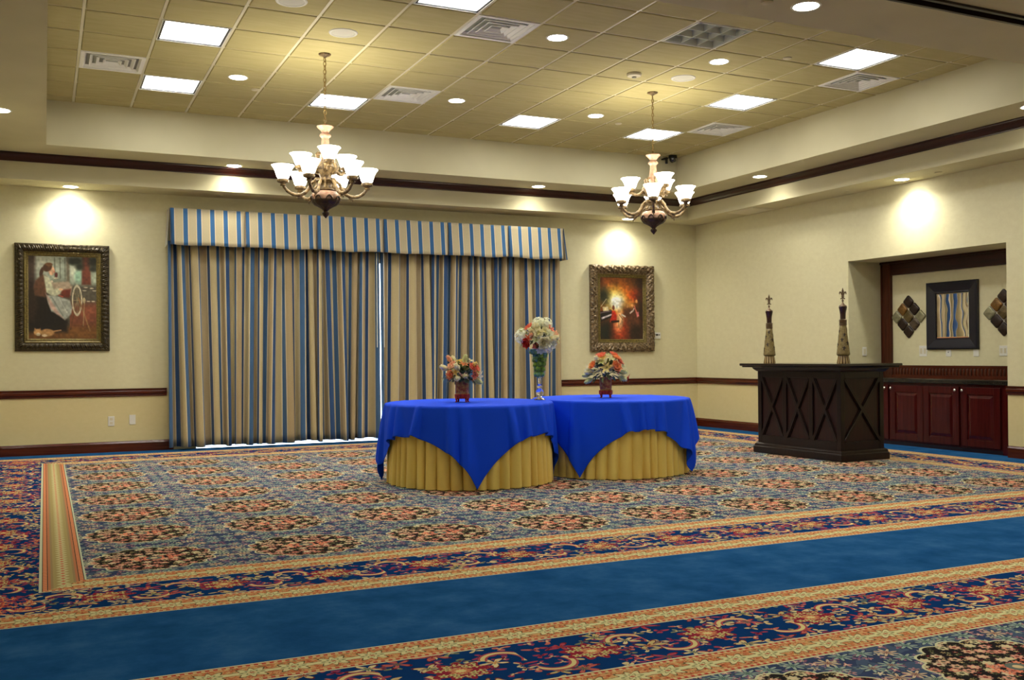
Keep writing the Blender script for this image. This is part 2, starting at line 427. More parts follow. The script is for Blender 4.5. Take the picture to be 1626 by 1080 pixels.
# trims: profile (out from wall, z) swept along a straight run
def run(name, prof, axis, at, a, b, out, mat):
    mb = MB()
    if axis == 'x': mb.prism(prof, a, b, lambda u, v, w: (w, at + out * u, v))
    else: mb.prism(prof, a, b, lambda u, v, w: (at + out * u, w, v))
    return obj(name, mb, mat, kind='structure', smooth=30)
BASE = [(0, 0), (.018, 0), (.018, .1), (.022, .104), (.018, .112), (.012, .12), (.006, .132), (0, .132)]
RAIL = [(0, .695), (.012, .695), (.02, .702), (.018, .714), (.026, .722), (.034, .735), (.036, .752), (.03, .766), (.024, .77), (.026, .778), (.034, .784), (.036, .793), (0, .795)]
c0 = ZS1
CROWN = [(0, c0 - .095), (.012, c0 - .095), (.014, c0 - .085), (.024, c0 - .078), (.032, c0 - .06), (.05, c0 - .04), (.068, c0 - .03), (.078, c0 - .02), (.08, c0 - .008), (.088, c0 - .006), (.088, c0), (0, c0)]
run('baseboard_back', BASE, 'x', YB, XL, 1.5, -1, TRIMX); run('baseboard_back', BASE, 'x', YB, 6.98, XR, -1, TRIMX)
run('trim_1', RAIL, 'x', YB, XL, 1.42, -1, TRIMX); run('trim_1', RAIL, 'x', YB, 7.03, XR, -1, TRIMX)
run('baseboard_right', BASE, 'y', XR, NY1, YB, -1, TRIMY); run('baseboard_right', BASE, 'y', XR, YF, NY0 - .005, -1, TRIMY)
run('trim_2', RAIL, 'y', XR, NY1 + .002, YB, -1, TRIMY); run('trim_2', RAIL, 'y', XR, YF, NY0 - .002, -1, TRIMY)
run('trim_2', RAIL, 'y', XL, YF, YB, 1, TRIMY); run('baseboard_left', BASE, 'y', XL, YF, YB, 1, TRIMY)
run('trim_3', CROWN, 'x', FY1, FX0, FX1, -1, CRX); run('trim_4', CROWN, 'y', FX1, FY0, FY1, -1, CRY)
run('trim_5', CROWN, 'y', FX0, FY0, FY1, 1, CRY); run('trim_6', CROWN, 'x', FY0, FX0, FX1, 1, CRX)

# sliding glass door behind the drapes, and the paved terrace outside
door = thing('door_1', 'wide sliding glass door hidden behind the striped drapes', 'door', ((DX0 + DX1) / 2, YB + .1, 0)); door['kind'] = 'structure'
mb = MB(); W = (DX1 - DX0) / 2
for x in (-W, -W / 2, 0, W / 2, W): mb.box(max(-W, x - .03), min(W, x + .03), -.03, .03, 0.012, DZ)
mb.box(-W, W, -.03, .03, DZ - .06, DZ); mb.box(-W, W, -.02, .02, 0, .012)
obj('door_frame', mb, WHITE, door)
mb = MB()
for k in range(4): mb.box(-W + k * W / 2 + .03, -W + (k + 1) * W / 2 - .03, -.004, .004, .012, DZ - .06)
obj('glass_pane', mb, plain('door glass', (1, 1, 1, 1), .0, trans=1.0, ior=1.01), door)
mb = MB(); mb.box(-12, 20, YB + .2, 40, -.12, -.02); obj('ground', mb, plain('pale terrace paving', srgb(205, 205, 205), .8), kind='structure')

# ------------------------------------------------------------------ ceiling fixtures
def square(mb, s0, s1, z0, z1):
    # square ring between half sizes s0 < s1 with bottom z0 top z1
    mb.box(-s1, s1, -s1, -s0, z0, z1); mb.box(-s1, s1, s0, s1, z0, z1); mb.box(-s1, -s0, -s0, s0, z0, z1); mb.box(s0, s1, -s0, s0, z0, z1)
def slopes(mb, s0, z0, s1, z1):
    vs = [(sx * s, sy * s, z) for s, z in ((s0, z0), (s1, z1)) for sx, sy in ((-1, -1), (1, -1), (1, 1), (-1, 1))]
    mb.add(vs, [(k, (k + 1) % 4, (k + 1) % 4 + 4, k + 4) for k in range(4)])
HC = GT / 2
def cell(c, r): return (GX + GT * (c + .5), GY + GT * (r + .5), ZC)
def troffer(loc, label, lit=True, group=None, lens=None):
    t = thing('ceiling_light', label, 'ceiling light', loc, 0, group)
    fr = MB(); square(fr, HC - .022, HC - .013, -.001, .05); obj('frame', fr, WHITE, t)
    if lit: fr = MB(); square(fr, HC - .042, HC - .022, .004, .05); obj('lens_gap_shade', fr, BLACK, t)  # black ring stands in for the shaded gap round the recessed lens
    ho = MB(); square(ho, HC - .034, HC - .030, .012, .10); ho.box(-HC + .034, HC - .034, -HC + .034, HC - .034, .095, .1)
    obj('housing', ho, BLACK if lit else WHITE, t)
    if lit:
        l = MB(); l.box(-HC + .040, HC - .040, -HC + .040, HC - .040, .012, .02); obj('lens', l, lens or TROF, t)
    else:
        g = MB(); s = HC - .035; w = 2 * s / 3
        for k in range(4):
            a = -s + w * k
            g.prism([(a - .003, 0.004), (a + .003, .004), (a + .012, .06), (a - .012, .06)], -s, s, lambda u, v, q: (u, q, v))
            g.prism([(a - .002, 0.006), (a + .002, .006), (a + .012, .06), (a - .012, .06)], -s, s, lambda u, v, q: (q, u, v))
        obj('louver', g, plain('silver louver', srgb(206, 210, 200), .35), t)
        g = MB(); g.box(-s, s, -s, s, .06, .064); obj('reflector', g, plain('grey reflector', srgb(190, 196, 186), .4), t)
    return t
LB = {(1, 0): 'lit square troffer above the seated woman painting, the nearer of two there', (1, 3): 'lit square troffer above the seated woman painting, beside the far tray riser',
      (4, 3): 'lit square troffer seen behind the chain of the brighter wider-looking chandelier over the drapes', (4, -3): 'lit square troffer cut by the top edge of the photo beside a vent',
      (8, 3): 'lit square troffer by the far riser between the two chandeliers', (11, 3): 'lit square troffer seen behind the chain of the chandelier near the dome camera',
      (11, 0): 'lit square troffer between the two vents nearest the bar wall', (11, -3): 'lit square troffer touching a vent at the nearest bar-side corner of the tray'}
for c in LIGHTS:
    if c == (1, -3): continue
    troffer(cell(*c), LB[c], group='lit square ceiling troffers')
troffer(cell(*OFFL), 'unlit parabolic troffer with nine grey louver cells', False)
VB = {(0, 2): 'white square air diffuser nearest the corner above the seated woman painting', (5, 2): 'white square air diffuser beside the lit troffer over the drapes',
      (5, -2): 'white square air diffuser near the lit troffer cut by the top edge', (12, -2): 'white square air diffuser at the near bar-side corner of the tray', (12, 2): 'white square air diffuser above the far end of the bar wall'}
vg = None
VW = plain('bright white enamel', srgb(252, 252, 248), .5)
def diffuser(loc, label):
    t = thing('air_vent', label, 'air vent', loc, 0, 'square air diffusers in the tiles')
    f = MB(); square(f, HC - .05, HC - .013, -.002, .01); obj('frame', f, VW, t)
    b = MB()
    for k, (s, q) in enumerate(((HC - .045, HC - .068), (HC - .105, HC - .130), (HC - .165, HC - .190), (HC - .225, HC - .25))):
        z = .002 - .0 * k; slopes(b, s, z, q, z + .026); slopes(b, s + .004, z, q + .004, z + .026); square(b, s - .002, s + .006, z - .003, z + .003)
    obj('louvre_cone', b, VW, t, smooth=20)
    p = MB(); square(p, .001, HC - .05, .034, .038); obj('back_box', p, plain('duct grey', srgb(170, 172, 164), .8), t)
    return t
for c in VENTS: diffuser(cell(*c), VB[c])

def spot(loc, energy, col=(1, .95, .8), ang=150, blend=1.0, rad=.05):
    l = bpy.data.lights.new('downlight beam', 'SPOT'); l.energy = energy; l.color = col; l.spot_size = math.radians(ang); l.spot_blend = blend; l.shadow_soft_size = rad
    o = bpy.data.objects.new('downlight_beam', l); C.objects.link(o); o.location = loc; return o
def downlight(x, y, z, label, energy, r=.085, group='round recessed downlights', col=(1, .96, .82)):
    t = thing('downlight', label, 'downlight', (x, y, z), 0, group)
    m = MB(); m.lathe([(r - .002, .03), (r, .004), (r + .004, -.003), (r + .016, -.004), (r + .02, 0), (r + .02, .001), (r - .002, .03)], 32, close=False); obj('trim_ring', m, WHITE, t, smooth=40)
    m = MB(); m.lathe([(0, -.0045), (r * .6, -.004), (r - .001, -.003), (r - .001, .0), (0, .0)], 32, close=False); obj('lens', m, LAMP, t, smooth=40)
    spot((x, y, z - .02), energy, col)
    return t
DLC = [(1.83, 10.507, 'round downlight in the tiles nearest the seated woman painting'), (4.262, 8.026, 'round downlight in the tiles beside the vent, nearest the viewer'),
       (4.26, 10.479, 'round downlight in the tiles midway between the two chandeliers, towards the drapes'), (6.085, 8.035, 'round downlight in the tiles beside the unlit louvered troffer'),
       (6.079, 10.47, 'round downlight in the tiles just before the far chandelier')]
for x, y, lb in DLC: downlight(x, y, ZC, lb, 30)
DLS = [(2.16, 12.72, 'round downlight in the high soffit over the start of the valance'), (6.378, 12.62, 'round downlight in the high soffit over the far end of the valance'),
       (8.80, 10.75, 'round downlight in the high soffit before the bar wall'), (-.376, 10.742, 'round downlight in the soffit beside the left tray edge, cut by the picture edge'),
       (4.782, 5.334, 'large-looking round downlight in the near soffit beam overhead'), (8.77, 6.63, 'round downlight half cut off beside the crown of the bar wall')]
for x, y, lb in DLS: downlight(x, y, ZS1, lb, 12)
DLW = [(.299, 13.24, 'round downlight throwing a bright pool above the seated woman painting'), (8.197, 13.155, 'round downlight throwing a bright pool above the fiery painting'),
       (9.43, 8.881, 'round downlight throwing a bright pool on the wall over the niche')]
for x, y, lb in DLW: downlight(x, y, ZS2, lb, 28, .08)
for x, y in ((8.77, 2.5), (4.78, 4.45)): spot((x, y, ZS1 - .02), 34)
# unseen troffers added over the near half of the hall as fill light
for k, c in enumerate(LIGHTS):
    x, y, z = cell(*c)
    troffer((x, 2 * 4.915 - y, z), 'unseen square troffer added to light the near half of the hall', group='added fill troffers over the near half', lens=TROFN)

def speaker(x, y, label):
    t = thing('ceiling_speaker', label, 'ceiling speaker', (x, y, ZC), 0, 'round ceiling speakers')
    m = MB(); m.lathe([(.105, .0), (.107, -.006), (.125, -.007), (.13, 0), (.105, .001)], 36, close=False); obj('rim', m, WHITE, t, smooth=40)
    m = MB(); m.lathe([(0, -.004), (.06, -.0045), (.106, -.003), (.106, 0), (0, .0)], 36, close=False); obj('grille', m, plain('speaker grille', srgb(214, 212, 200), .5), t, smooth=40)
speaker(2.437, 8.678, 'round white speaker in the tiles near the first chandelier canopy'); speaker(1.838, 8.077, 'round grey speaker cut by the top edge of the photo'); speaker(6.097, 8.666, 'round white speaker beside the far chandelier canopy')
t = thing('smoke_detector', 'white domed smoke detector in the tiles before the far chandelier', 'smoke detector', (5.534, 8.734, ZC))
m = MB(); m.lathe([(.075, 0), (.078, -.012), (.07, -.028), (.045, -.034), (.0, -.036)], 30, close=False); obj('body', m, OFFW, t, smooth=40)
m = MB(); m.lathe([(.024, -.034), (.022, -.046), (0, -.048)], 20, close=False); obj('sensor', m, plain('smoked sensor', srgb(150, 146, 130), .4), t, smooth=40)
for x, y, z, lb in ((2.079, 10.904, ZC, 'small sprinkler cap in the tiles by the downlight nearest the seated woman painting'), (6.624, 7.661, ZC, 'small sprinkler cap in the tiles beyond the unlit louvered troffer'),
                    (6.54, 10.7, ZC, 'small sprinkler cap in the tiles by the far chandelier'), (2.054, 13.2, ZS2, 'small sprinkler cap in the low soffit over the valance start'), (4.639, 13.141, ZS2, 'small sprinkler cap in the low soffit over the valance middle'),
                    (9.45, 8.35, ZS2, 'small sprinkler cap in the low soffit beyond the niche downlight'), (9.478, 9.862, ZS2, 'small sprinkler cap in the low soffit before the bar wall, next to the access panel'), (4.477, 5.375, ZS1, 'round sprinkler cap in the near soffit beam beside the big downlight')):
    m = MB(); m.lathe([(0, -.012), (.035, -.012), (.042, -.008), (.042, 0)], 24, close=False); o = obj('sprinkler_cap', m, PAINT if z < ZC else OFFW, loc=(x, y, z + .001), smooth=40); tag(o, lb, 'sprinkler', 'concealed sprinkler caps')
m = MB(); m.box(-.2, .2, -.3, .3, -.012, 0); m.box(-.18, .18, -.28, .28, -.016, -.008); o = obj('access_panel', m, OFFW, loc=(9.40, 11.7, ZS2 + .001), bevel=.003); tag(o, 'flat white access panel in the low soffit at the corner', 'access panel')
t = thing('security_camera', 'small black dome camera in the far tray corner', 'camera', (8.33, 12.12, ZC))
m = MB(); m.lathe([(.062, 0), (.064, -.03), (.06, -.045)], 28); obj('housing', m, BLACK, t, smooth=40)
m = MB(); m.lathe([(.052, -.045), (.048, -.075), (.034, -.098), (.015, -.108), (0, -.11)], 28, close=False); obj('dome', m, plain('smoked dome', srgb(20, 20, 24), .05, coat=1.0), t, smooth=60)
m = MB(); m.box(-.1, -.075, .02, .05, -.12, -.03); m.box(-.1, -.06, .03, .15, -.05, -.03); obj('bracket', m, BLACK, t)

# ------------------------------------------------------------------ chandeliers
ANT = Mat('antique gilt plaster', rough=.45, metal=.15)
_p = ANT.coord(); ANT.set('color', ANT.ramp(ANT.noise(_p, 30, 4), [(.35, srgb(78, 60, 36)), (.6, srgb(148, 124, 84))])); ANT.bump(ANT.noise(_p, 60, 3), .5, .004); ANT = ANT.m
CREAMP = Mat('crackled cream porcelain', rough=.35); _p = CREAMP.coord(); CREAMP.set('color', CREAMP.ramp(CREAMP.noise(_p, 26, 4), [(.3, srgb(164, 116, 92)), (.6, srgb(194, 158, 132))])); CREAMP = CREAMP.m
BRONZE = Mat('dark bronze leaf', rough=.4, metal=.3); _p = BRONZE.coord(); BRONZE.set('color', BRONZE.ramp(BRONZE.noise(_p, 40, 3), [(.3, srgb(38, 24, 16)), (.7, srgb(76, 54, 34))])); BRONZE.bump(BRONZE.noise(_p, 50, 3), .6, .005); BRONZE = BRONZE.m
BRASS = plain('aged brass', srgb(150, 124, 70), .35, metal=.8)
def chandelier(x, y, a_low, a_up, label):
    t = thing('chandelier', label, 'chandelier', (x, y, ZC), 0)
    face = math.atan2(-y, -x)               # direction from the fixture to the camera
    m = MB(); m.lathe([(0, -.035), (.012, -.034), (.03, -.02), (.055, -.012), (.06, -.004), (.06, 0)], 28, close=False); obj('canopy', m, ANT, t, smooth=40)
    m = MB(); zt, zb = -.035, -.70; n = 17; L = (zt - zb) / n
    for k in range(n):
        zc = zt - L * (k + .5); pts = []
        for q in range(14):
            a = 2 * PI * q / 14; w = .013 if k not in (0,) else .018; hh = L * .62
            u, v = w * math.cos(a), hh * math.sin(a)
            pts.append((u, 0, zc + v) if k % 2 else (0.7 * u, .7 * u, zc + v))
        m.tube(pts, .0036, 6, closed=True)
    m.tube([(.003, 0, zt), (.005, .002, -.35), (.002, 0, zb)], .0018, 6)
    obj('chain', m, BRASS, t, smooth=60)
    m = MB(); m.lathe([(0, -.688), (.03, -.69), (.078, -.694), (.080, -.70), (.066, -.715), (.045, -.735), (.034, -.752), (.034, -.762), (.046, -.77), (.054, -.78), (.054, -.792), (.042, -.802), (.034, -.812), (.037, -.86), (.042, -.91), (.048, -.95), (.05, -1.0), (.04, -1.03), (0, -1.03)], 36, close=False, rad=lambda a, z: 1 + (.03 * math.cos(12 * a) if z > -.76 else .015 * math.cos(8 * a)))
    obj('stem', m, CREAMP, t, smooth=50)
    m = MB(); m.lathe([(.03, -1.0), (.05, -1.03), (.06, -1.06), (.085, -1.09), (.088, -1.12), (.06, -1.16), (.048, -1.19), (.05, -1.205), (.085, -1.212), (.09, -1.22), (.062, -1.235), (.05, -1.26), (.058, -1.29), (.085, -1.305), (.1, -1.312), (.06, -1.32)], 40, rad=lambda a, z: 1 + .05 * math.cos(9 * a))
    for k in range(6):      # acanthus scrolls round the hub
        a = k * PI / 3 + .2; ca, sa = math.cos(a), math.sin(a)
        m.tube([(ca * r, sa * r, z) for r, z in ((.05, -.96), (.08, -.955), (.098, -.975), (.09, -1.0), (.075, -.995), (.08, -1.02), (.105, -1.05), (.12, -1.09), (.105, -1.13), (.07, -1.15))], [.006, .01, .012, .01, .008, .012, .018, .02, .016, .008], 8)
        m.tube([(ca * r, sa * r, z) for r, z in ((.06, -1.2), (.10, -1.205), (.115, -1.225), (.10, -1.245), (.085, -1.235), (.08, -1.26), (.1, -1.29), (.12, -1.3))], [.006, .01, .011, .01, .006, .009, .012, .006], 8)
    obj('hub', m, ANT, t, smooth=50)
    m = MB(); m.lathe([(.05, -1.318), (.09, -1.32), (.115, -1.33), (.13, -1.35), (.134, -1.375), (.128, -1.4), (.112, -1.425), (.06, -1.455)], 40); obj('bowl', m, CREAMP, t, smooth=60)
    m = MB(); m.lathe([(.132, -1.405), (.134, -1.412), (.126, -1.43), (.106, -1.452), (.07, -1.47), (.04, -1.488), (.028, -1.5), (.02, -1.508), (.022, -1.515), (.034, -1.525), (.034, -1.538), (.022, -1.555), (.012, -1.565), (.006, -1.575), (0, -1.578)], 48, close=False, rad=lambda a, z: 1 + .035 * math.cos(12 * a))
    for k in range(8):
        a = k * PI / 4; ca, sa = math.cos(a), math.sin(a)
        m.tube([(ca * r - sa * o_, sa * r + ca * o_, z) for r, o_, z in ((.131, -.03, -1.41), (.136, -.026, -1.393), (.138, -.012, -1.378), (.138, .0, -1.372), (.138, .012, -1.378), (.136, .026, -1.393), (.131, .03, -1.41))], .007, 6)
    obj('bowl_leaf_cup', m, BRONZE, t, smooth=50)
    def arm(ang, R, z0, z1, low):
        a = face + ang; ca, sa = math.cos(a), math.sin(a)
        if low: prof = [(.06, -1.235), (.10, -1.225), (.135, -1.25), (.16, -1.30), (.20, -1.345), (.26, -1.365), (.32, -1.355), (.37, -1.32), (R, -1.275), (R, z0)]
        else: prof = [(.05, -1.10), (.09, -1.085), (.12, -1.10), (.16, -1.13), (.20, -1.13), (.235, -1.10), (R, -1.06), (R, z0)]
        m = MB()
        P_ = []; n_ = len(prof)
        for k in range((n_ - 1) * 4 + 1):      # catmull-rom
            i, f = min(k // 4, n_ - 2), (k / 4) - min(k // 4, n_ - 2)
            p0, p1, p2, p3 = [prof[min(max(i + d, 0), n_ - 1)] for d in (-1, 0, 1, 2)]
            P_.append(tuple(.5 * (2 * p1[c] + (p2[c] - p0[c]) * f + (2 * p0[c] - 5 * p1[c] + 4 * p2[c] - p3[c]) * f * f + (3 * p1[c] - p0[c] - 3 * p2[c] + p3[c]) * f ** 3) for c in (0, 1)))
        m.tube([(ca * r, sa * r, z) for r, z in P_], [.011 + .006 * math.sin(PI * k / len(P_)) + (.002 * math.sin(k * 1.7)) for k in range(len(P_))], 10)
        if low: m.tube([(ca * r, sa * r, z) for r, z in ((.2, -1.345), (.24, -1.385), (.27, -1.395), (.262, -1.41), (.255, -1.40))], [.008, .009, .006, .005, .003], 6)
        ar = obj('arm', m, ANT, t, smooth=60)
        m = MB(); c = (ca * R, sa * R, z0)
        m.lathe([(0, -.025), (.024, -.024), (.028, -.014), (.02, -.006), (.03, .004), (.052, .012), (.056, .028), (.05, .04), (.03, .044), (0, .044)], 24, c, close=False, rad=lambda a_, z: 1 + (.05 * math.cos(8 * a_) if z > .01 else 0)); obj('socket_cup', m, ANT, ar, smooth=50)
        m = MB(); h = z1 - z0
        pr = [(.03, .035), (.046, .042), (.058, .06), (.066, .085), (.074, .11), (.086, .135), (.1, .155), (.108, .163), (.106, .166), (.098, .157), (.083, .138), (.07, .11), (.06, .08), (.045, .05), (0, .046)]
        pr = [(r, z * h / .166) for r, z in pr]
        m.lathe(pr, 24, c, close=False, rad=lambda a_, z: 1 + .02 * math.cos(8 * a_)); s = obj('lamp_shade', m, SHADE, ar, smooth=60); s['label'] = 'glowing frosted glass tulip shade'
    for a in a_low: arm(math.radians(a), .4, -1.262, -1.09, True)
    for a in a_up: arm(math.radians(a), .25, -1.10, -.945, False)
    return t
chandelier(2.447, 9.365, (-22, 38, 98, 158, -142, -82), (8, 128, -112), 'nine-shade gilt and cream chandelier hanging before the drapes, nearer one')
chandelier(6.119, 9.285, (0, 60, 120, 180, -120, -60), (28, 148, -92), 'nine-shade gilt and cream chandelier beside the dome camera, farther one')

# ------------------------------------------------------------------ drapes and valance
def drape(x0, x1, n, seed, label, z1=2.66):
    rnd = random.Random(seed)
    t = thing('drape', label, 'drape', ((x0 + x1) / 2, 13.27, 0), 0, 'striped drapes over the glass door')
    K = 12; cols = n * K + 1; rows = 22
    w = [rnd.uniform(.5, 1.6) for _ in range(n)]; sw = sum(w); w = [q / sw * (x1 - x0) for q in w]
    amp = [rnd.uniform(.045, .09) for _ in range(n + 1)]; dr = [rnd.uniform(-1, 1) for _ in range(n + 1)]
    asym = [rnd.uniform(-.35, .35) for _ in range(n)]; zb = [rnd.uniform(.025, .06) for _ in range(n + 1)]; zoff = [rnd.uniform(-1, 1) for _ in range(n + 1)]
    edges = [0]
    for q in w: edges.append(edges[-1] + q)
    pts = []; arc = []
    def P(c, t_):
        i = min(c // K, n - 1); f = (c - i * K) / K
        e0 = edges[i] + (dr[i] * .07 * t_ if 0 < i else 0); e1 = edges[i + 1] + (dr[i + 1] * .07 * t_ if i + 1 < n else 0)
        A = (amp[i] * (1 - f) + amp[i + 1] * f) * (.62 + .5 * t_)
        th = 2 * PI * f
        x = e0 + (e1 - e0) * (f + asym[i] * .10 * math.sin(th) * (1 + t_ * .3)) + .012 * math.sin(2 * th)
        s = math.sin(th - PI / 2); s = math.copysign(abs(s) ** .8, s) if s > 0 else -abs(s) ** .55
        y = A * s + .010 * t_ * zoff[i] * math.sin(7 * t_ + 3 * f)
        return x, y
    L = 0; prev = None
    for c in range(cols):
        q = P(c, .35)
        if prev: L += math.hypot(q[0] - prev[0], q[1] - prev[1])
        prev = q; arc.append(L)
    m = MB(); vals = []
    for r in range(rows):
        t_ = r / (rows - 1)
        for c in range(cols):
            x, y = P(c, t_); i = min(c // K, n - 1); f = (c - i * K) / K
            b = zb[i] * (1 - f) + zb[i + 1] * f
            m.v.append((x - (x1 - x0) / 2, y, z1 + (b - z1) * t_)); vals.append(arc[c])
    for r in range(rows - 1):
        for c in range(cols - 1): a = r * cols + c; m.f.append((a, a + 1, a + cols + 1, a + cols))
    o = obj('fabric_panel', m, DRAPE, t, smooth=180)
    at = o.data.attributes.new('fab', 'FLOAT', 'POINT'); at.data.foreach_set('value', vals)
    so = o.modifiers.new('thickness', 'SOLIDIFY'); so.thickness = .003
    return t
d1 = drape(1.42, 4.205, 17, 11, 'striped drape panel on the side of the seated woman painting')
m = MB(); m.tube([(1.34, -.09, 2.6), (1.34, -.095, 1.3)], .006, 8); obj('wand', m, WHITE, d1, smooth=60)
d2 = drape(4.218, 7.03, 18, 23, 'striped drape panel behind the tall glass vase, nearer the fiery painting')
m = MB(); m.tube([(-1.37, -.09, 2.6), (-1.37, -.095, 1.3)], .006, 8); obj('wand', m, WHITE, d2, smooth=60)
t = thing('valance', 'striped box-pleated fabric valance above the drapes', 'valance', (4.23, 13.12, 0))
PL = [1.432, 2.361, 3.30, 4.225, 5.178, 6.117, 7.035]
for k in range(6):
    a, b = PL[k], PL[k + 1]; m = MB(); vals = []; nu, nv = 40, 10
    for j in range(nv):
        for i in range(nu):
            f = i / (nu - 1); g = j / (nv - 1); z = 3.065 - g * (.46 + .012 * math.sin(f * PI) + .006 * math.sin(f * 9 + k * 2))
            x = a + .006 + (b - a - .012) * f
            flare = .02 + .055 * g
            y = -flare + .006 * math.sin(f * 7 + k) * g + .004 * noise.noise(Vector((x * 5, z * 6, k))) + .05 * (math.exp(-f / .012) + math.exp(-(1 - f) / .012)) * g
            m.v.append((x - 4.23, y, z)); vals.append(.0 + (x - a) * (.1555 * 5.67) / (b - a) * .998 + .003)
    for j in range(nv - 1):
        for i in range(nu - 1): q = j * nu + i; m.f.append((q, q + 1, q + nu + 1, q + nu))
    o = obj('pleat_section', m, VALF, t, smooth=180); at = o.data.attributes.new('fab', 'FLOAT', 'POINT'); at.data.foreach_set('value', vals)
    so = o.modifiers.new('thickness', 'SOLIDIFY'); so.thickness = .004
for sx, xx in ((-1, PL[0]), (1, PL[6])):
    m = MB(); vals = []
    for j in range(6):
        for i in range(8):
            f = i / 7; g = j / 5; m.v.append((xx - 4.23 + sx * (.002 + .035 * g * (1 - .3 * f)), -(.02 + .055 * g) * (1 - f) + .3 * f, 3.065 - .47 * g)); vals.append(.02 + f * .3)
    for j in range(5):
        for i in range(7): q = j * 8 + i; m.f.append((q, q + 1, q + 9, q + 8))
    o = obj('return_side', m, VALF, t, smooth=180); at = o.data.attributes.new('fab', 'FLOAT', 'POINT'); at.data.foreach_set('value', vals)
m = MB(); m.box(PL[0] - 4.23, PL[6] - 4.23, .0, .31, 3.045, 3.06); m.box(PL[0] - 4.23, PL[6] - 4.23, .02, .035, 2.68, 3.045)
for k in range(1, 6):
    m.box(PL[k] - 4.23 - .05, PL[k] - 4.23 + .05, -.012, -.006, 2.62, 3.05)
obj('backing_board', m, plain('tan lining', srgb(168, 140, 96), .8), t)

# ------------------------------------------------------------------ pictures
def smooth_frame(name, w, h, prof, orn, mat, parent, step=.008, seed=0):
    # prof: list (inset from outer edge, height off wall); swept round the rectangle with mitred corners. orn(i, s, side) -> extra height
    m = MB(); cor = [(-w / 2, -h / 2), (w / 2, -h / 2), (w / 2, h / 2), (-w / 2, h / 2)]
    n = len(prof); rings = []
    for sd in range(4):
        (x0, y0), (x1, y1) = cor[sd], cor[(sd + 1) % 4]; Ls = math.hypot(x1 - x0, y1 - y0); k = max(2, int(Ls / step))
        ux, uy = (x1 - x0) / Ls, (y1 - y0) / Ls; nx, ny = -uy, ux
        for q in range(k):
            f = q / k; ring = []
            for i, (ins, ht) in enumerate(prof):
                s_ = ins + (Ls - 2 * ins) * f
                e, o_ = orn(i, s_ - Ls / 2, Ls, ins)
                px, py = x0 + ux * s_ + nx * (ins - o_), y0 + uy * s_ + ny * (ins - o_)
                ring.append((px, -(ht + e), py))
            rings.append(ring)
    N = len(rings); vs = [v for r in rings for v in r]; fs = []
    for a in range(N):
        b = (a + 1) % N
        for i in range(n - 1): fs.append((a * n + i, b * n + i, b * n + i + 1, a * n + i + 1))
    m.add(vs, fs); return obj(name, m, mat, parent, smooth=50)

def paint_mesh(name, w, h, nx, ny, fn, parent, y):
    m = MB(); cols = []
    U, V = np.meshgrid(np.linspace(0, 1, nx), np.linspace(0, 1, ny)); RGB = fn(U, V)
    for j in range(ny):
        for i in range(nx): m.v.append((-w / 2 + w * U[j, i], y, h / 2 - h * V[j, i]))
    for j in range(ny - 1):
        for i in range(nx - 1): a = j * nx + i; m.f.append((a, a + nx, a + nx + 1, a + 1))
    M = Mat(name + ' paint', rough=.4, coat=.15); at = M.attr('pigment'); M.set('color', S(M.nt, at.outputs['Color']))
    o = obj(name, m, M.m, parent, smooth=180)
    ca = o.data.color_attributes.new('pigment', 'FLOAT_COLOR', 'POINT')
    lin = np.where(RGB <= .04045, RGB / 12.92, ((RGB + .055) / 1.055) ** 2.4); ca.data.foreach_set('color', np.dstack([lin, np.ones_like(U)]).reshape(-1).astype(np.float32))
    return o
def vn(U, V, sx, sy, seed):      # smooth value noise
    r = np.random.RandomState(seed); G = r.rand(int(sy) + 2, int(sx) + 2); x = U * sx; y = V * sy; i = x.astype(int); j = y.astype(int); fx = x - i; fy = y - j
    fx = fx * fx * (3 - 2 * fx); fy = fy * fy * (3 - 2 * fy)
    return G[j, i] * (1 - fx) * (1 - fy) + G[j, i + 1] * fx * (1 - fy) + G[j + 1, i] * (1 - fx) * fy + G[j + 1, i + 1] * fx * fy
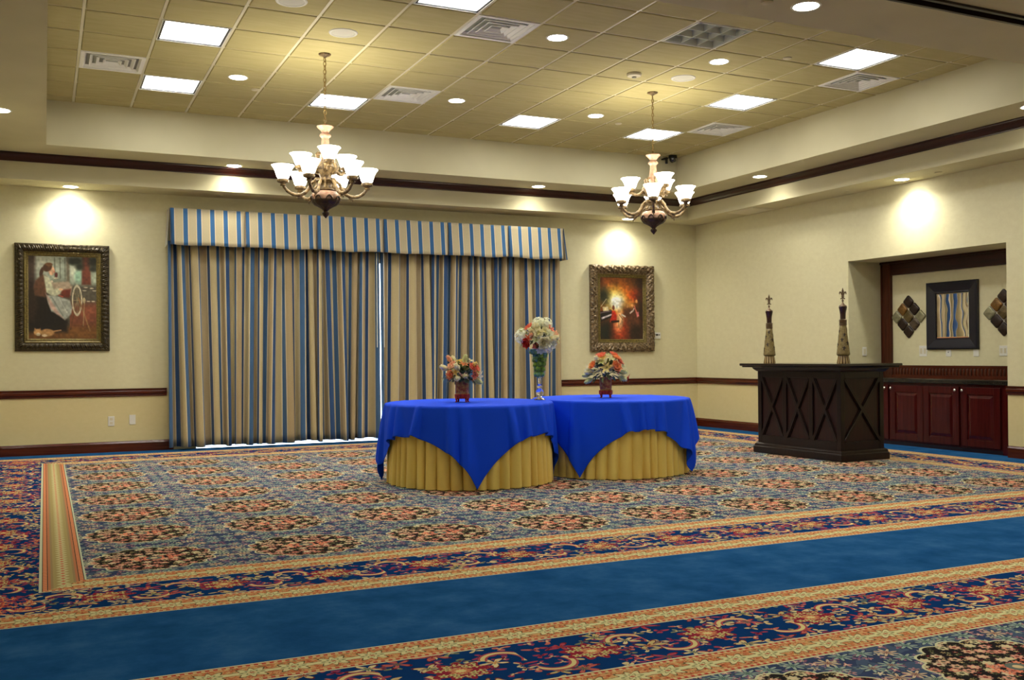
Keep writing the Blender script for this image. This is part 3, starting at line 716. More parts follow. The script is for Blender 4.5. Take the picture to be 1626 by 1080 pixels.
class Brush:
    def __init__(s, U, V, base): s.U, s.V = U, V; s.I = np.zeros(U.shape + (3,)) + np.array(base) / 255.
    def mix(s, a, c): a = np.clip(a, 0, 1)[..., None]; s.I = s.I * (1 - a) + a * np.array(c) / 255.
    def ell(s, cx, cy, rx, ry, c, soft=.12, rot=0, op=1):
        x, y = s.U - cx, s.V - cy; q = math.radians(rot); X = x * math.cos(q) + y * math.sin(q); Y = -x * math.sin(q) + y * math.cos(q)
        d = np.sqrt((X / rx) ** 2 + (Y / ry) ** 2); s.mix(op * (1 + soft - d) / (2 * soft), c)
    def ring(s, cx, cy, rx, ry, th, c): d = np.sqrt(((s.U - cx) / rx) ** 2 + ((s.V - cy) / ry) ** 2); s.mix((th - np.abs(d - 1)) / .08 + .5, c)
    def poly(s, P, c, soft=.008, op=1):
        ins = np.zeros(s.U.shape, bool); dm = np.full(s.U.shape, 9.)
        for (x0, y0), (x1, y1) in zip(P, P[1:] + P[:1]):
            with np.errstate(divide='ignore', invalid='ignore'): hit = ((y0 > s.V) != (y1 > s.V)) & (s.U < (x1 - x0) * (s.V - y0) / ((y1 - y0) or 1e-9) + x0)
            ins ^= hit; L = (x1 - x0) ** 2 + (y1 - y0) ** 2 + 1e-12; k = np.clip(((s.U - x0) * (x1 - x0) + (s.V - y0) * (y1 - y0)) / L, 0, 1); dm = np.minimum(dm, np.hypot(s.U - x0 - k * (x1 - x0), s.V - y0 - k * (y1 - y0)))
        s.mix(op * (.5 + np.where(ins, dm, -dm) / (2 * soft)), c)
    def line(s, x0, y0, x1, y1, w, c, op=1):
        L = (x1 - x0) ** 2 + (y1 - y0) ** 2; k = np.clip(((s.U - x0) * (x1 - x0) + (s.V - y0) * (y1 - y0)) / L, 0, 1); s.mix(op * (w - np.hypot(s.U - x0 - k * (x1 - x0), s.V - y0 - k * (y1 - y0))) / (w * .8) + .3, c)
def spinner(U, V):
    b = Brush(U, V, (70, 58, 44)); n1 = vn(U, V, 9, 11, 1); n2 = vn(U, V, 34, 40, 2)
    b.mix((.42 - V) / .05 + n1 - .5, (128, 136, 118)); b.mix(((.30 - V) / .05) * (U < .62), (160, 168, 150)); b.ell(.2, .08, .2, .12, (186, 188, 168), .5, op=.7)
    for x in (.38, .46, .53): b.line(x, .02, x + .005, .27, .012, (112, 116, 98), .8)
    b.poly([(.545, -.1), (.61, -.1), (.60, .31), (.555, .31)], (112, 104, 84), .015)
    b.ell(.66, .16, .05, .14, (196, 200, 176), .4); b.ell(.73, .24, .06, .08, (150, 186, 158), .4); b.ell(.96, .25, .05, .08, (168, 176, 150), .4)
    b.poly([(.79, -.1), (.90, -.1), (.92, .34), (.78, .34)], (104, 54, 36), .015)
    for cx, cy, rx, ry in ((.7, .05, .10, .05), (.75, .12, .06, .04), (.96, .06, .08, .08), (.64, .06, .05, .04), (.95, .15, .05, .03)): b.ell(cx, cy, rx, ry, (38, 40, 26), .5)
    b.mix((V - .33) / .04 * (U > .45), (86, 80, 66)); b.mix(((V - .52) / .1) * (U > .6), (122, 70, 48)); b.ell(.9, .66, .14, .09, (150, 84, 58), .6, op=.7)
    b.mix((V - .80) / .08, (112, 72, 36)); b.ell(.75, .93, .3, .05, (134, 90, 44), .8, op=.7)
    for cx, cy in ((.84, .37), (.93, .38), (.82, .41), (.88, .54), (.95, .54), (.97, .41)): b.ell(cx, cy, .03, .006, (214, 200, 170), .3)
    b.poly([(-.1, -.1), (.10, -.1), (.10, .3), (.06, .5), (-.1, .5)], (72, 58, 48), .03)
    b.poly([(-.1, .42), (.2, .40), (.36, .62), (.58, .78), (.56, .92), (-.1, .92)], (30, 24, 20), .03)
    b.poly([(.0, .28), (.08, .3), (.14, .6), (.08, .8), (0, .8)], (50, 36, 28), .02, .8)
    b.poly([(.30, .32), (.58, .30), (.64, .36), (.62, .47), (.42, .45)], (172, 152, 128), .012); b.poly([(.46, .41), (.62, .39), (.60, .5), (.48, .49)], (110, 48, 32), .012)
    b.ell(.40, .265, .035, .01, (200, 190, 160)); b.ell(.405, .225, .022, .03, (96, 44, 40)); b.ell(.34, .305, .02, .012, (206, 190, 160))
    b.poly([(.10, .30), (.20, .22), (.27, .25), (.29, .38), (.24, .5), (.09, .48), (.07, .38)], (98, 66, 46), .012)
    b.poly([(.22, .23), (.30, .26), (.37, .40), (.46, .38), (.49, .41), (.44, .47), (.36, .49), (.26, .44)], (196, 196, 164), .01)
    b.poly([(.26, .47), (.42, .48), (.60, .53), (.64, .62), (.62, .70), (.53, .77), (.43, .70), (.33, .67), (.28, .56)], (164, 168, 156), .01)
    b.poly([(.24, .44), (.30, .50), (.44, .68), (.53, .77), (.40, .70), (.31, .62)], (196, 164, 148), .01, .8); b.line(.34, .5, .5, .72, .01, (128, 134, 124), .6); b.line(.45, .52, .56, .68, .008, (196, 200, 188), .6)
    b.ell(.335, .175, .045, .055, (214, 168, 132), .12); b.ell(.275, .135, .07, .052, (86, 56, 34), .12, -20); b.ell(.30, .10, .05, .022, (122, 84, 50), .2); b.ell(.19, .19, .026, .06, (74, 50, 32), .2, 20); b.ell(.375, .185, .012, .01, (196, 110, 90))
    b.ell(.47, .40, .03, .015, (214, 170, 132)); b.line(.44, .47, .5, .49, .008, (196, 90, 70))
    b.ring(.71, .53, .068, .175, .10, (214, 204, 172)); b.ring(.71, .53, .05, .14, .05, (120, 104, 76))
    for k in range(8): a = k * PI / 4; b.line(.71, .53, .71 + .06 * math.cos(a), .53 + .16 * math.sin(a), .005, (150, 136, 100), .8)
    b.line(.73, .50, .90, .90, .011, (150, 112, 72)); b.line(.66, .70, .61, .89, .008, (96, 60, 36)); b.line(.64, .84, .86, .84, .010, (104, 62, 36)); b.line(.82, .52, .80, .84, .007, (170, 140, 100)); b.ell(.815, .53, .02, .035, (196, 180, 140))
    b.ell(.27, .925, .10, .045, (186, 142, 92), .15); b.ell(.13, .92, .055, .04, (196, 150, 96), .15); b.poly([(.08, .9), (.09, .87), (.12, .89)], (190, 140, 90)); b.poly([(.14, .89), (.17, .87), (.18, .9)], (190, 140, 90)); b.ell(.14, .945, .03, .02, (226, 206, 170)); b.ell(.23, .96, .04, .015, (222, 200, 166)); b.line(.36, .91, .47, .895, .009, (170, 130, 90))
    b.I *= (.86 + .28 * n2)[..., None]; return np.clip(b.I, 0, 1)
def concert(U, V):
    b = Brush(U, V, (84, 34, 14)); n1 = vn(U, V, 8, 11, 5); n2 = vn(U, V, 26, 36, 6)
    b.ell(.85, .08, .4, .2, (30, 14, 8), .6); b.ell(.45, .05, .4, .12, (150, 78, 28), .9, op=.7); b.ell(.18, .14, .08, .06, (196, 86, 40), .6, op=.8)
    b.ell(.42, .36, .42, .26, (196, 110, 30), .7, op=.9); b.ell(.6, .25, .18, .12, (226, 110, 34), .7, op=.8); b.ell(.3, .34, .24, .17, (206, 178, 70), .6, op=.9)
    b.ell(.36, .38, .2, .13, (240, 226, 150), .5); b.ell(.40, .41, .15, .10, (252, 252, 236), .4)
    b.ell(.85, .3, .14, .1, (176, 48, 18), .7, op=.9); b.ell(.08, .30, .13, .14, (34, 36, 22), .6)
    b.ell(.68, .45, .17, .08, (176, 120, 52), .7, op=.9); b.ell(.95, .5, .12, .5, (40, 16, 10), .6, op=.8)
    b.poly([(.55, .5), (.88, .48), (.95, .8), (.62, .82), (.52, .65)], (86, 44, 26), .04); b.ell(.15, .88, .22, .16, (20, 26, 22), .5); b.ell(.85, .9, .22, .14, (44, 24, 18), .5)
    b.ell(.45, .87, .17, .2, (196, 66, 30), .7, op=.9); b.ell(.42, .72, .08, .14, (246, 170, 110), .7, op=.9); b.ell(.47, .66, .06, .12, (248, 214, 160), .6, op=.7)
    b.poly([(0, .55), (.25, .52), (.3, .56), (.28, .64), (0, .72)], (22, 14, 16), .01); b.poly([(.02, .65), (.27, .585), (.28, .605), (.03, .68)], (226, 214, 220), .006); b.poly([(0, .57), (.25, .535), (.25, .545), (0, .585)], (120, 96, 110), .005)
    b.poly([(.05, .48), (.18, .47), (.2, .54), (.07, .55)], (214, 196, 150), .008); b.line(.02, .47, .14, .35, .005, (220, 206, 170), .8)
    b.line(.1, .68, .1, .8, .008, (20, 12, 10)); b.line(.22, .66, .22, .78, .006, (20, 12, 10))
    b.poly([(.27, .54), (.34, .54), (.38, .62), (.37, .72), (.22, .72), (.26, .62)], (186, 36, 20), .012); b.ell(.305, .49, .03, .04, (120, 50, 26)); b.poly([(.24, .7), (.44, .69), (.44, .72), (.26, .74)], (40, 14, 10), .006); b.line(.28, .73, .27, .82, .005, (30, 10, 8)); b.line(.42, .72, .43, .80, .005, (30, 10, 8))
    b.line(.44, .6, .52, .68, .006, (60, 34, 22)); b.line(.52, .66, .52, .8, .005, (60, 34, 22)); b.line(.5, .6, .58, .63, .014, (196, 196, 186), .9)
    for cx, cy in ((.63, .46), (.75, .45), (.85, .38)): b.ell(cx, cy, .026, .03, (206, 140, 80), .3)
    b.line(.7, .57, .77, .53, .016, (232, 206, 190), .9); b.line(.77, .53, .79, .50, .012, (232, 206, 190), .9); b.line(.80, .46, .86, .58, .013, (206, 106, 90)); b.poly([(.83, .56), (.90, .55), (.91, .62), (.86, .64)], (216, 120, 116), .01)
    b.I *= (.8 + .4 * n2)[..., None]; b.I *= (.88 + .24 * n1)[..., None]; return np.clip(b.I, 0, 1)

def gilt(name, lo, hi, sc_=55):
    M = Mat(name, rough=.42, metal=.35); p = M.coord(); M.set('color', M.ramp(M.noise(p, sc_, 3), [(.3, lo), (.65, hi)])); M.bump(M.noise(p, 120, 3), .4, .003); return M.m
F1 = gilt('black bronze frame', srgb(26, 20, 12), srgb(74, 62, 34)); F1B = gilt('olive gilt frame', srgb(84, 72, 34), srgb(124, 108, 56)); F2 = gilt('antique silver gold frame', srgb(46, 34, 20), srgb(142, 120, 88), 40)
t = thing('framed_painting', 'painting of a seated woman spinning beside a wheel and a sleeping cat, dark ornate frame', 'painting', ((-.32 + .742) / 2, YB - .001, (2.586 + 1.272) / 2))
w, h = 1.064, 1.314
def orn1(i, s_, L, ins):
    if 3 <= i <= 8:
        k = 1 - abs(i - 5.5) / 3.0; q = s_ * 2 * PI / .052
        return (.011 * k * (.5 + .5 * math.sin(q)) + .006 * k * math.sin(q * 2 + i * 1.3) + .006 * noise.noise(Vector((s_ * 60, i * .9, L)))), .0
    return 0, 0
smooth_frame('frame', w, h, [(0, 0), (0, .028), (.006, .034), (.02, .036), (.03, .032), (.045, .038), (.06, .042), (.075, .04), (.088, .034), (.095, .028), (.10, .026)], orn1, F1, t, .007)
smooth_frame('inner_frame', w - .2, h - .2, [(-.004, .02), (.0, .03), (.008, .034), (.016, .028), (.024, .022), (.03, .024), (.042, .018), (.052, .012), (.052, .008)], lambda i, s_, L, ins: (0, 0), F1B, t, .2)
paint_mesh('canvas', w - .3, h - .3, 120, 150, spinner, t, -.011)
t = thing('framed_painting', 'fiery orange painting of a pianist and players, heavy scrolled gold frame', 'painting', ((7.646 + 8.826) / 2, YB - .001, (2.586 + 1.215) / 2))
w, h = 1.18, 1.371
def orn2(i, s_, L, ins):
    if 2 <= i <= 10:
        k = min(1, (i - 1) / 3, (11 - i) / 3); q = s_ * 2 * PI / .15; ph = ins * 60
        sw = math.sin(q + 1.2 * math.sin(ph)) * math.cos(ph * .7 + q * .5)
        return (.016 * k * abs(sw) + .014 * k * noise.noise(Vector((s_ * 28, ins * 45, L))) + .008 * noise.noise(Vector((s_ * 80, ins * 90, L)))), (.012 * (.5 + .5 * math.sin(q)) + .008 * noise.noise(Vector((s_ * 30, 0, L)))) * max(0, 1 - (i - 1) / 4)
    return 0, 0
smooth_frame('frame', w, h, [(.012, 0), (.012, .04), (.012, .052), (.022, .062), (.038, .068), (.055, .07), (.072, .068), (.09, .064), (.106, .058), (.12, .05), (.13, .044), (.14, .036), (.15, .034)], orn2, F2, t, .006)
smooth_frame('inner_frame', w - .3, h - .3, [(-.004, .02), (.0, .036), (.01, .036), (.014, .028), (.03, .024), (.036, .028), (.046, .024), (.05, .014), (.056, .01)], lambda i, s_, L, ins: (0, 0), F1B, t, .2)
paint_mesh('canvas', w - .4, h - .4, 110, 150, concert, t, -.013)

# wall plates
def plate(loc, rz, w, h, label, cat, marks=(), name='wall_plate', dm=None):
    t = thing(name, label, cat, loc, rz)
    m = MB(); m.box(-w / 2, w / 2, -.007, 0, -h / 2, h / 2); obj('cover', m, WHITE, t, bevel=.003)
    for (x, z, a, b) in marks:
        m = MB(); m.box(x - a / 2, x + a / 2, -.010, -.006, z - b / 2, z + b / 2); obj('socket' if cat == 'outlet' else 'rocker', m, dm or OFFW, t)
    return t
plate((.758, YB - .001, .389), 0, .075, .122, 'white double outlet low on the wall, farther from the drapes', 'outlet', ((0, .025, .034, .03), (0, -.025, .034, .03)), 'wall_outlet')
plate((1.007, YB - .001, .400), 0, .075, .122, 'white blank cover plate low on the wall beside the drapes', 'cover plate')
t = thing('thermostat', 'small white thermostat beside the fiery painting', 'thermostat', (8.895, YB, 1.475)); m = MB(); m.box(-.06, .06, -.028, 0, -.05, .05); obj('case', m, WHITE, t, bevel=.006)
m = MB(); m.box(-.035, .01, -.031, -.027, .0, .022); obj('display', m, BLACK, t); m = MB(); m.box(.022, .04, -.031, -.027, .002, .02); obj('button', m, BLACK, t)
R90 = -PI / 2     # local -y faces -x
plate((9.945, NY1 - .001, 1.19), 0, .075, .12, 'white rocker switch on the cheek of the niche', 'switch', ((0, 0, .034, .07),), 'light_switch')
plate((NX - .001, 9.352, 1.19), R90, .125, .138, 'wide white switch plate under the dark tile diamond, left of the mirror', 'switch', ((-.03, 0, .034, .07), (.03, 0, .034, .07)), 'light_switch')
plate((NX - .001, 8.955, 1.162), R90, .08, .09, 'white outlet plate with a dark button beneath the mirror', 'outlet', ((0, .01, .012, .012),), 'wall_outlet', BLACK)
plate((NX - .001, 8.547, 1.164), R90, .08, .09, 'plain white plate beneath the right corner of the mirror', 'cover plate')
plate((NX - .001, 8.165, 1.185), R90, .11, .125, 'white switch plate at the right edge of the niche', 'switch', ((-.025, 0, .03, .06), (.025, 0, .03, .06)), 'light_switch')

# ------------------------------------------------------------------ niche
# wood casing on the back wall
mb = MB(); mb.box(NX - .03, NX, 9.86, NY1, 0, NZ)
for y in (9.87, 10.02): mb.box(NX - .04, NX - .03, y - .008, y + .008, 1.0, NZ)
mb.box(NX - .035, NX - .03, 9.9, 9.995, 1.05, NZ - .03)
obj('trim_9', mb, TRIMZ, kind='structure'); mb = MB(); mb.box(NX - .03, NX, NY0, 9.86, 2.205, NZ); mb.box(NX - .045, NX, NY0, NY1, NZ - .03, NZ); mb.box(NX - .04, NX, NY0, 9.86, 2.205, 2.22); obj('trim_10', mb, CRY, kind='structure')
t = thing('backsplash', 'carved mahogany backsplash moulding above the niche counter', 'backsplash', (NX, (NY0 + NY1) / 2, .85))
mb = MB(); L2 = (NY1 - NY0) / 2 - .002
mb.box(-.022, 0, -L2, L2, 0, .155); mb.box(-.034, 0, -L2, L2, .132, .155); mb.box(-.028, 0, -L2, L2, .0, .02); obj('board', mb, TRIMY, t)
mb = MB(); n = 46
for k in range(n):
    y = -L2 + (k + .5) * 2 * L2 / n; mb.lathe([(.0, -.045), (.009, -.043), (.012, -.03), (.012, .03), (.008, .04), (0, .045)], 8, (-.024, y, .076), close=False)
obj('carved_flutes', mb, TRIMZ, t, smooth=50)
M = Mat('dark granite', rough=.12, coat=.4); p = M.coord(); M.set('color', M.ramp(M.noise(p, 90, 4, .7), [(.4, srgb(14, 14, 14)), (.62, srgb(52, 48, 40)), (.7, srgb(130, 120, 96))])); GRAN = M.m
mb = MB(); mb.box(9.755, NX - .002, NY0 + .002, NY1 - .002, .795, .85); o = obj('countertop', mb, GRAN, bevel=.01); tag(o, 'dark speckled granite counter across the niche', 'countertop')
KNOB = plain('brushed nickel', srgb(230, 230, 230), .2, metal=1.0)
def cabinet(y0, y1, doors, label):
    t = thing('cabinet', label, 'cabinet', (9.80, (y0 + y1) / 2, 0), 0, 'cherry base cabinets in the niche'); h = (y1 - y0) / 2 - .001
    m = MB(); m.box(.022, .47, -h, h, .06, .79); m.box(.0, .022, -h, h, .045, .062); m.box(0.0, .022, -h, h, .766, .793); m.box(.0, .022, -h, -h + .012, .062, .766); m.box(.0, .022, h - .012, h, .062, .766); obj('carcass', m, CAB, t)
    m = MB(); m.box(.01, .45, -h, h, 0.0, .045); obj('toe_kick', m, plain('dark plinth', srgb(34, 12, 12), .4), t)
    n = len(doors); wd = (2 * h - .024) / n
    for k, kn in enumerate(doors):
        a = h - .012 - wd * k; b = a - wd; a -= .003; b += .003; m = MB(); z0, z1 = .067, .762; s = .085
        m.box(-.02, .0, b, b + s, z0, z1); m.box(-.02, 0, a - s, a, z0, z1); m.box(-.02, 0, b + s, a - s, z0, z0 + s); m.box(-.02, 0, b + s, a - s, z1 - s, z1)
        m.box(-.008, 0.002, b + s, a - s, z0 + s, z1 - s); vs = []
        for q, xx in ((.012, -.008), (.045, -.018)): vs += [(xx, b + s + q, z0 + s + q), (xx, a - s - q, z0 + s + q), (xx, a - s - q, z1 - s - q), (xx, b + s + q, z1 - s - q)]
        m.add(vs, [(4, 5, 6, 7)] + [(i, (i + 1) % 4, (i + 1) % 4 + 4, i + 4) for i in range(4)])
        d = obj('door', m, CAB, t, bevel=.003)
        ky = (b + .035) if kn < 0 else (a - .035); m = MB(); m.lathe([(.006, 0), (.006, .014), (.016, .022), (.016, .028), (.008, .034), (0, .035)], 16, M=Matrix.Rotation(-PI / 2, 4, 'Y'), c=(-.02, ky, z1 - .04), close=False)
        obj('knob', m, KNOB, d, smooth=50)
    return t
cabinet(9.46, 10.035, (-1,), 'cherry cabinet half hidden behind the bar'); cabinet(8.372, 9.46, (1, -1), 'double-door cherry cabinet in the middle of the niche'); cabinet(7.81, 8.372, (1,), 'single-door cherry cabinet at the open end of the niche')
mb = MB(); mb.box(9.80, 10.27, NY0 + .004, 7.809, 0, .793); o = obj('filler_panel', mb, CAB); tag(o, 'narrow cherry filler panel beside the last cabinet', 'panel')
# mirror
t = thing('mirror', 'mirror in a wide glossy black frame, blue reflection put into its colour, above the niche counter', 'mirror', (NX - .001, 8.887, 1.634), R90)
w, h = .775, .85
MF = plain('glossy black frame', srgb(8, 10, 34), .3, coat=.2)  # navy in the base colour stands in for a blue reflection
m = MB(); vs = []
for ins, ht in ((0, 0), (0, .03), (.012, .04), (.03, .038), (.125, .018), (.135, .02), (.142, .012)):
    vs += [(-w / 2 + ins, -ht, -h / 2 + ins), (w / 2 - ins, -ht, -h / 2 + ins), (w / 2 - ins, -ht, h / 2 - ins), (-w / 2 + ins, -ht, h / 2 - ins)]
m.add(vs, [(r * 4 + k, r * 4 + (k + 1) % 4, (r + 1) * 4 + (k + 1) % 4, (r + 1) * 4 + k) for r in range(6) for k in range(4)]); obj('frame', m, MF, t)
M = Mat('silvered glass', color=(.9, .9, .9, 1), rough=.0, metal=1.0); p = M.coord(); x, y, z = M.xyz(p); M.bump(M.noise(M.vec(x * 1.0, y, z * 1.3), 3.0, 1), .12, .01)
m = MB(); m.box(-w / 2 + .155, w / 2 - .155, -.012, -.008, -h / 2 + .155, h / 2 - .155); obj('glass', m, M.m, t)
m = MB(); vs = []
for ins, ht in ((.138, .006), (.155, .0121)): vs += [(-w / 2 + ins, -ht, -h / 2 + ins), (w / 2 - ins, -ht, -h / 2 + ins), (w / 2 - ins, -ht, h / 2 - ins), (-w / 2 + ins, -ht, h / 2 - ins)]
m.add(vs, [(k, (k + 1) % 4, (k + 1) % 4 + 4, k + 4) for k in range(4)]); obj('bevelled_edge', m, plain('bevel glass', (.9, .9, .9, 1), .02, metal=1.0), t)
# tile diamonds
def hammered(name, c1, c2, metal=.3):
    M = Mat(name, rough=.38, metal=metal); p = M.coord(); M.set('color', M.ramp(M.noise(p, 28, 4, .7), [(.35, c1), (.65, c2)])); M.bump(M.noise(p, 60, 3), .6, .004); return M.m
TM = dict(d=hammered('blackened tile', srgb(34, 22, 16), srgb(56, 38, 28)), b=hammered('amber tile', srgb(96, 66, 26), srgb(146, 106, 48)), o=hammered('olive bronze tile', srgb(84, 70, 40), srgb(116, 98, 60)), s=hammered('pewter tile', srgb(122, 118, 88), srgb(164, 160, 128)), m=hammered('mottled brown tile', srgb(48, 34, 26), srgb(108, 92, 72)))
def diamond(yc, zc, label):
    t = thing('tile_wall_art', label, 'wall art', (NX - .001, yc, zc), R90, 'diamond tile wall art in the niche')
    # rows run from the top corner: (i along down-right, j along down-left)
    K = {(0, 0): 'd', (1, 0): 'd', (2, 0): 's', (0, 1): 'b', (1, 1): 'o', (2, 1): 'm', (0, 2): 's', (1, 2): 'd', (2, 2): 'd'}
    a = .139
    for (i, j), k in K.items():
        cx = (i - j) * a / math.sqrt(2); cz = (2 - i - j) * a / math.sqrt(2)
        m = MB(); hh = a / 2 - .004; r = .022; pl = []
        for q, (sx, sz) in enumerate(((1, 1), (-1, 1), (-1, -1), (1, -1))):
            for e in range(5):
                an = PI / 2 * q + PI / 2 * e / 4; pl.append((sx * (hh - r) + r * math.cos(an), sz * (hh - r) + r * math.sin(an)))
        n = len(pl); vs = []; c45 = math.sqrt(.5)
        for f, d in ((1, 0), (1, .010), (.94, .016), (.7, .020)):
            for (u, v) in pl: u, v = u * f, v * f; vs.append((cx + (u - v) * c45, -d, cz + (u + v) * c45))
        m.add(vs, [tuple(range(3 * n, 4 * n))] + [(s * n + q, s * n + (q + 1) % n, (s + 1) * n + (q + 1) % n, (s + 1) * n + q) for s in range(3) for q in range(n)])
        obj('tile', m, TM[k], t, smooth=50)
    m = MB(); Q = 1.5 * a * math.sqrt(2) - .05; m.prism([(Q, 0), (0, Q), (-Q, 0), (0, -Q)], -.001, -.004, lambda u, v, w_: (u, w_, v)); obj('backing_rods', m, KNOB, t)
diamond(9.585, 1.642, 'diamond of nine hammered tiles between the niche casing and the mirror'); diamond(8.152, 1.638, 'diamond of nine hammered tiles half hidden at the open end of the niche')

# ------------------------------------------------------------------ the bar
t = thing('bar_counter', 'dark wooden portable bar with crossed panels standing before the niche', 'bar', (7.717, 8.135, 0), math.radians(2.4))
W_, L_ = .735, 1.39
def rectp(i0): return i0
def tier(m, ins, z0, z1): m.box(ins, W_ - ins, ins, L_ - ins, z0, z1)
m = MB(); tier(m, 0, 0, .075); m2 = [(0, .075), (.012, .085), (.012, .105), (.03, .12)]
vs = []
for ins, z in m2: vs += [(ins, ins, z), (W_ - ins, ins, z), (W_ - ins, L_ - ins, z), (ins, L_ - ins, z)]
m.add(vs, [(r * 4 + k, r * 4 + (k + 1) % 4, (r + 1) * 4 + (k + 1) % 4, (r + 1) * 4 + k) for r in range(3) for k in range(4)]); obj('plinth', m, BAR, t, bevel=.006)
m = MB(); tier(m, .062, .10, .98); obj('panel_body', m, BARP, t)
m = MB(); I = .042
for x0, x1, y0, y1 in ((I, I + .06, I, I + .06), (W_ - I - .06, W_ - I, I, I + .06), (I, I + .06, L_ - I - .06, L_ - I), (W_ - I - .06, W_ - I, L_ - I - .06, L_ - I)): m.box(x0, x1, y0, y1, .115, .985)
w3 = (L_ - 2 * I - .06) / 3
for k in (1, 2): yy = I + .03 + w3 * k; m.box(I, I + .03, yy - .03, yy + .03, .2, .9)
for z0, z1 in ((.115, .21), (.895, .985)):
    m.box(I, I + .03, I + .06, L_ - I - .06, z0, z1); m.box(I + .06, W_ - I - .06, I, I + .03, z0, z1); m.box(I + .06, W_ - I - .06, L_ - I - .03, L_ - I, z0, z1); m.box(W_ - I - .03, W_ - I, I + .06, L_ - I - .06, z0, z1)
obj('rails_and_posts', m, BAR, t, bevel=.004)
def cross(y0, y1, face, d0=0):
    m = MB(); z0, z1 = .21, .895
    for k, (a, b) in enumerate((((y0, z0), (y1, z1)), ((y0, z1), (y1, z0)))):
        dx, dz = b[0] - a[0], b[1] - a[1]; L = math.hypot(dx, dz); ux, uz = dx / L, dz / L; px, pz = -uz, ux; q = .036
        for wd, dp in ((q, .012), (q * .6, .024)):
            P4 = [(a[0] + px * wd, a[1] + pz * wd), (a[0] - px * wd, a[1] - pz * wd), (b[0] - px * wd, b[1] - pz * wd), (b[0] + px * wd, b[1] + pz * wd)]
            lo_, hi_ = min(y0, y1), max(y0, y1); P4 = [(min(max(u, lo_ - .012), hi_ + .012), min(max(v, z0 - .012), z1 + .012)) for u, v in P4]
            dd = dp + .001 * k
            m.prism(P4, 0, dd, (lambda u, v, w: (.062 - w, u, v)) if face == 'front' else (lambda u, v, w: (u, .062 - w, v)))
    return obj('cross_brace', m, BAR, t, bevel=.002)
for k in range(3):
    a = I + .03 + w3 * k + .03; cross(a, a + w3 - .06, 'front')
cross(I + .06, W_ - I - .06, 'side')
m = MB(); vs = []
for ins, z in ((.035, .965), (.012, .985), (.0, 1.0), (-.004, 1.012)): vs += [(ins, ins, z), (W_ - ins, ins, z), (W_ - ins, L_ - ins, z), (ins, L_ - ins, z)]
m.add(vs, [(3, 2, 1, 0), (12, 13, 14, 15)] + [(r * 4 + k, r * 4 + (k + 1) % 4, (r + 1) * 4 + (k + 1) % 4, (r + 1) * 4 + k) for r in range(3) for k in range(4)]); obj('cornice', m, BAR, t)
m = MB(); m.box(-.10, W_ + .10, -.10, L_ + .12, 1.028, 1.058); m.box(-.08, W_ + .08, -.08, L_ + .10, 1.012, 1.028); obj('top', m, m_wood('polished bar top', srgb(20, 12, 10), srgb(38, 24, 18), .18, 'y', coat=.5), t, bevel=.008)

# fleur-de-lis shapes (unit height, centred on x, y up)
def fleur():
    S_ = []
    mid = [(0, 1), (.06, .86), (.13, .7), (.1, .52), (.05, .4), (.045, .32), (-.045, .32), (-.05, .4), (-.1, .52), (-.13, .7), (-.06, .86)]
    S_.append(mid)
    for s in (1, -1):
        S_.append([(s * x, y) for x, y in ((.05, .34), (.08, .48), (.16, .62), (.27, .70), (.38, .66), (.43, .54), (.39, .44), (.32, .45), (.34, .53), (.28, .57), (.21, .50), (.15, .40), (.12, .32))][::s])
        S_.append([(s * x, y) for x, y in ((.03, .24), (.10, .22), (.2, .12), (.26, .14), (.26, .06), (.18, .03), (.1, .1), (.03, .16))][::s])
    S_.append([(-.16, .24), (.16, .24), (.17, .28), (.16, .32), (-.16, .32), (-.17, .28)])
    S_.append([(-.05, .25), (.05, .25), (.06, .1), (.0, -.02), (-.06, .1)])
    return S_
FL_ = fleur()
def bot_mat():
    M = Mat('crackled ochre glaze', rough=.35, coat=.3); p = M.coord(); M.set('color', M.ramp(M.noise(p, 50, 4), [(.3, srgb(112, 96, 52)), (.7, srgb(146, 128, 80))])); return M.m
OCH = bot_mat(); NECK = plain('oxblood glaze', srgb(44, 16, 18), .2, coat=.5); FLM = plain('dark fleur enamel', srgb(34, 16, 14), .5); PEW = plain('antique pewter', srgb(120, 100, 78), .35, metal=.7)
FOOT = Mat('amber striped glaze', rough=.25, coat=.4); p = FOOT.coord(); x, y, z = FOOT.xyz(p); FOOT.set('color', FOOT.ramp((y.atan2(x) * 14).sin() * .5 + .5, [(.3, srgb(86, 60, 26)), (.7, srgb(176, 150, 100))])); FOOT = FOOT.m
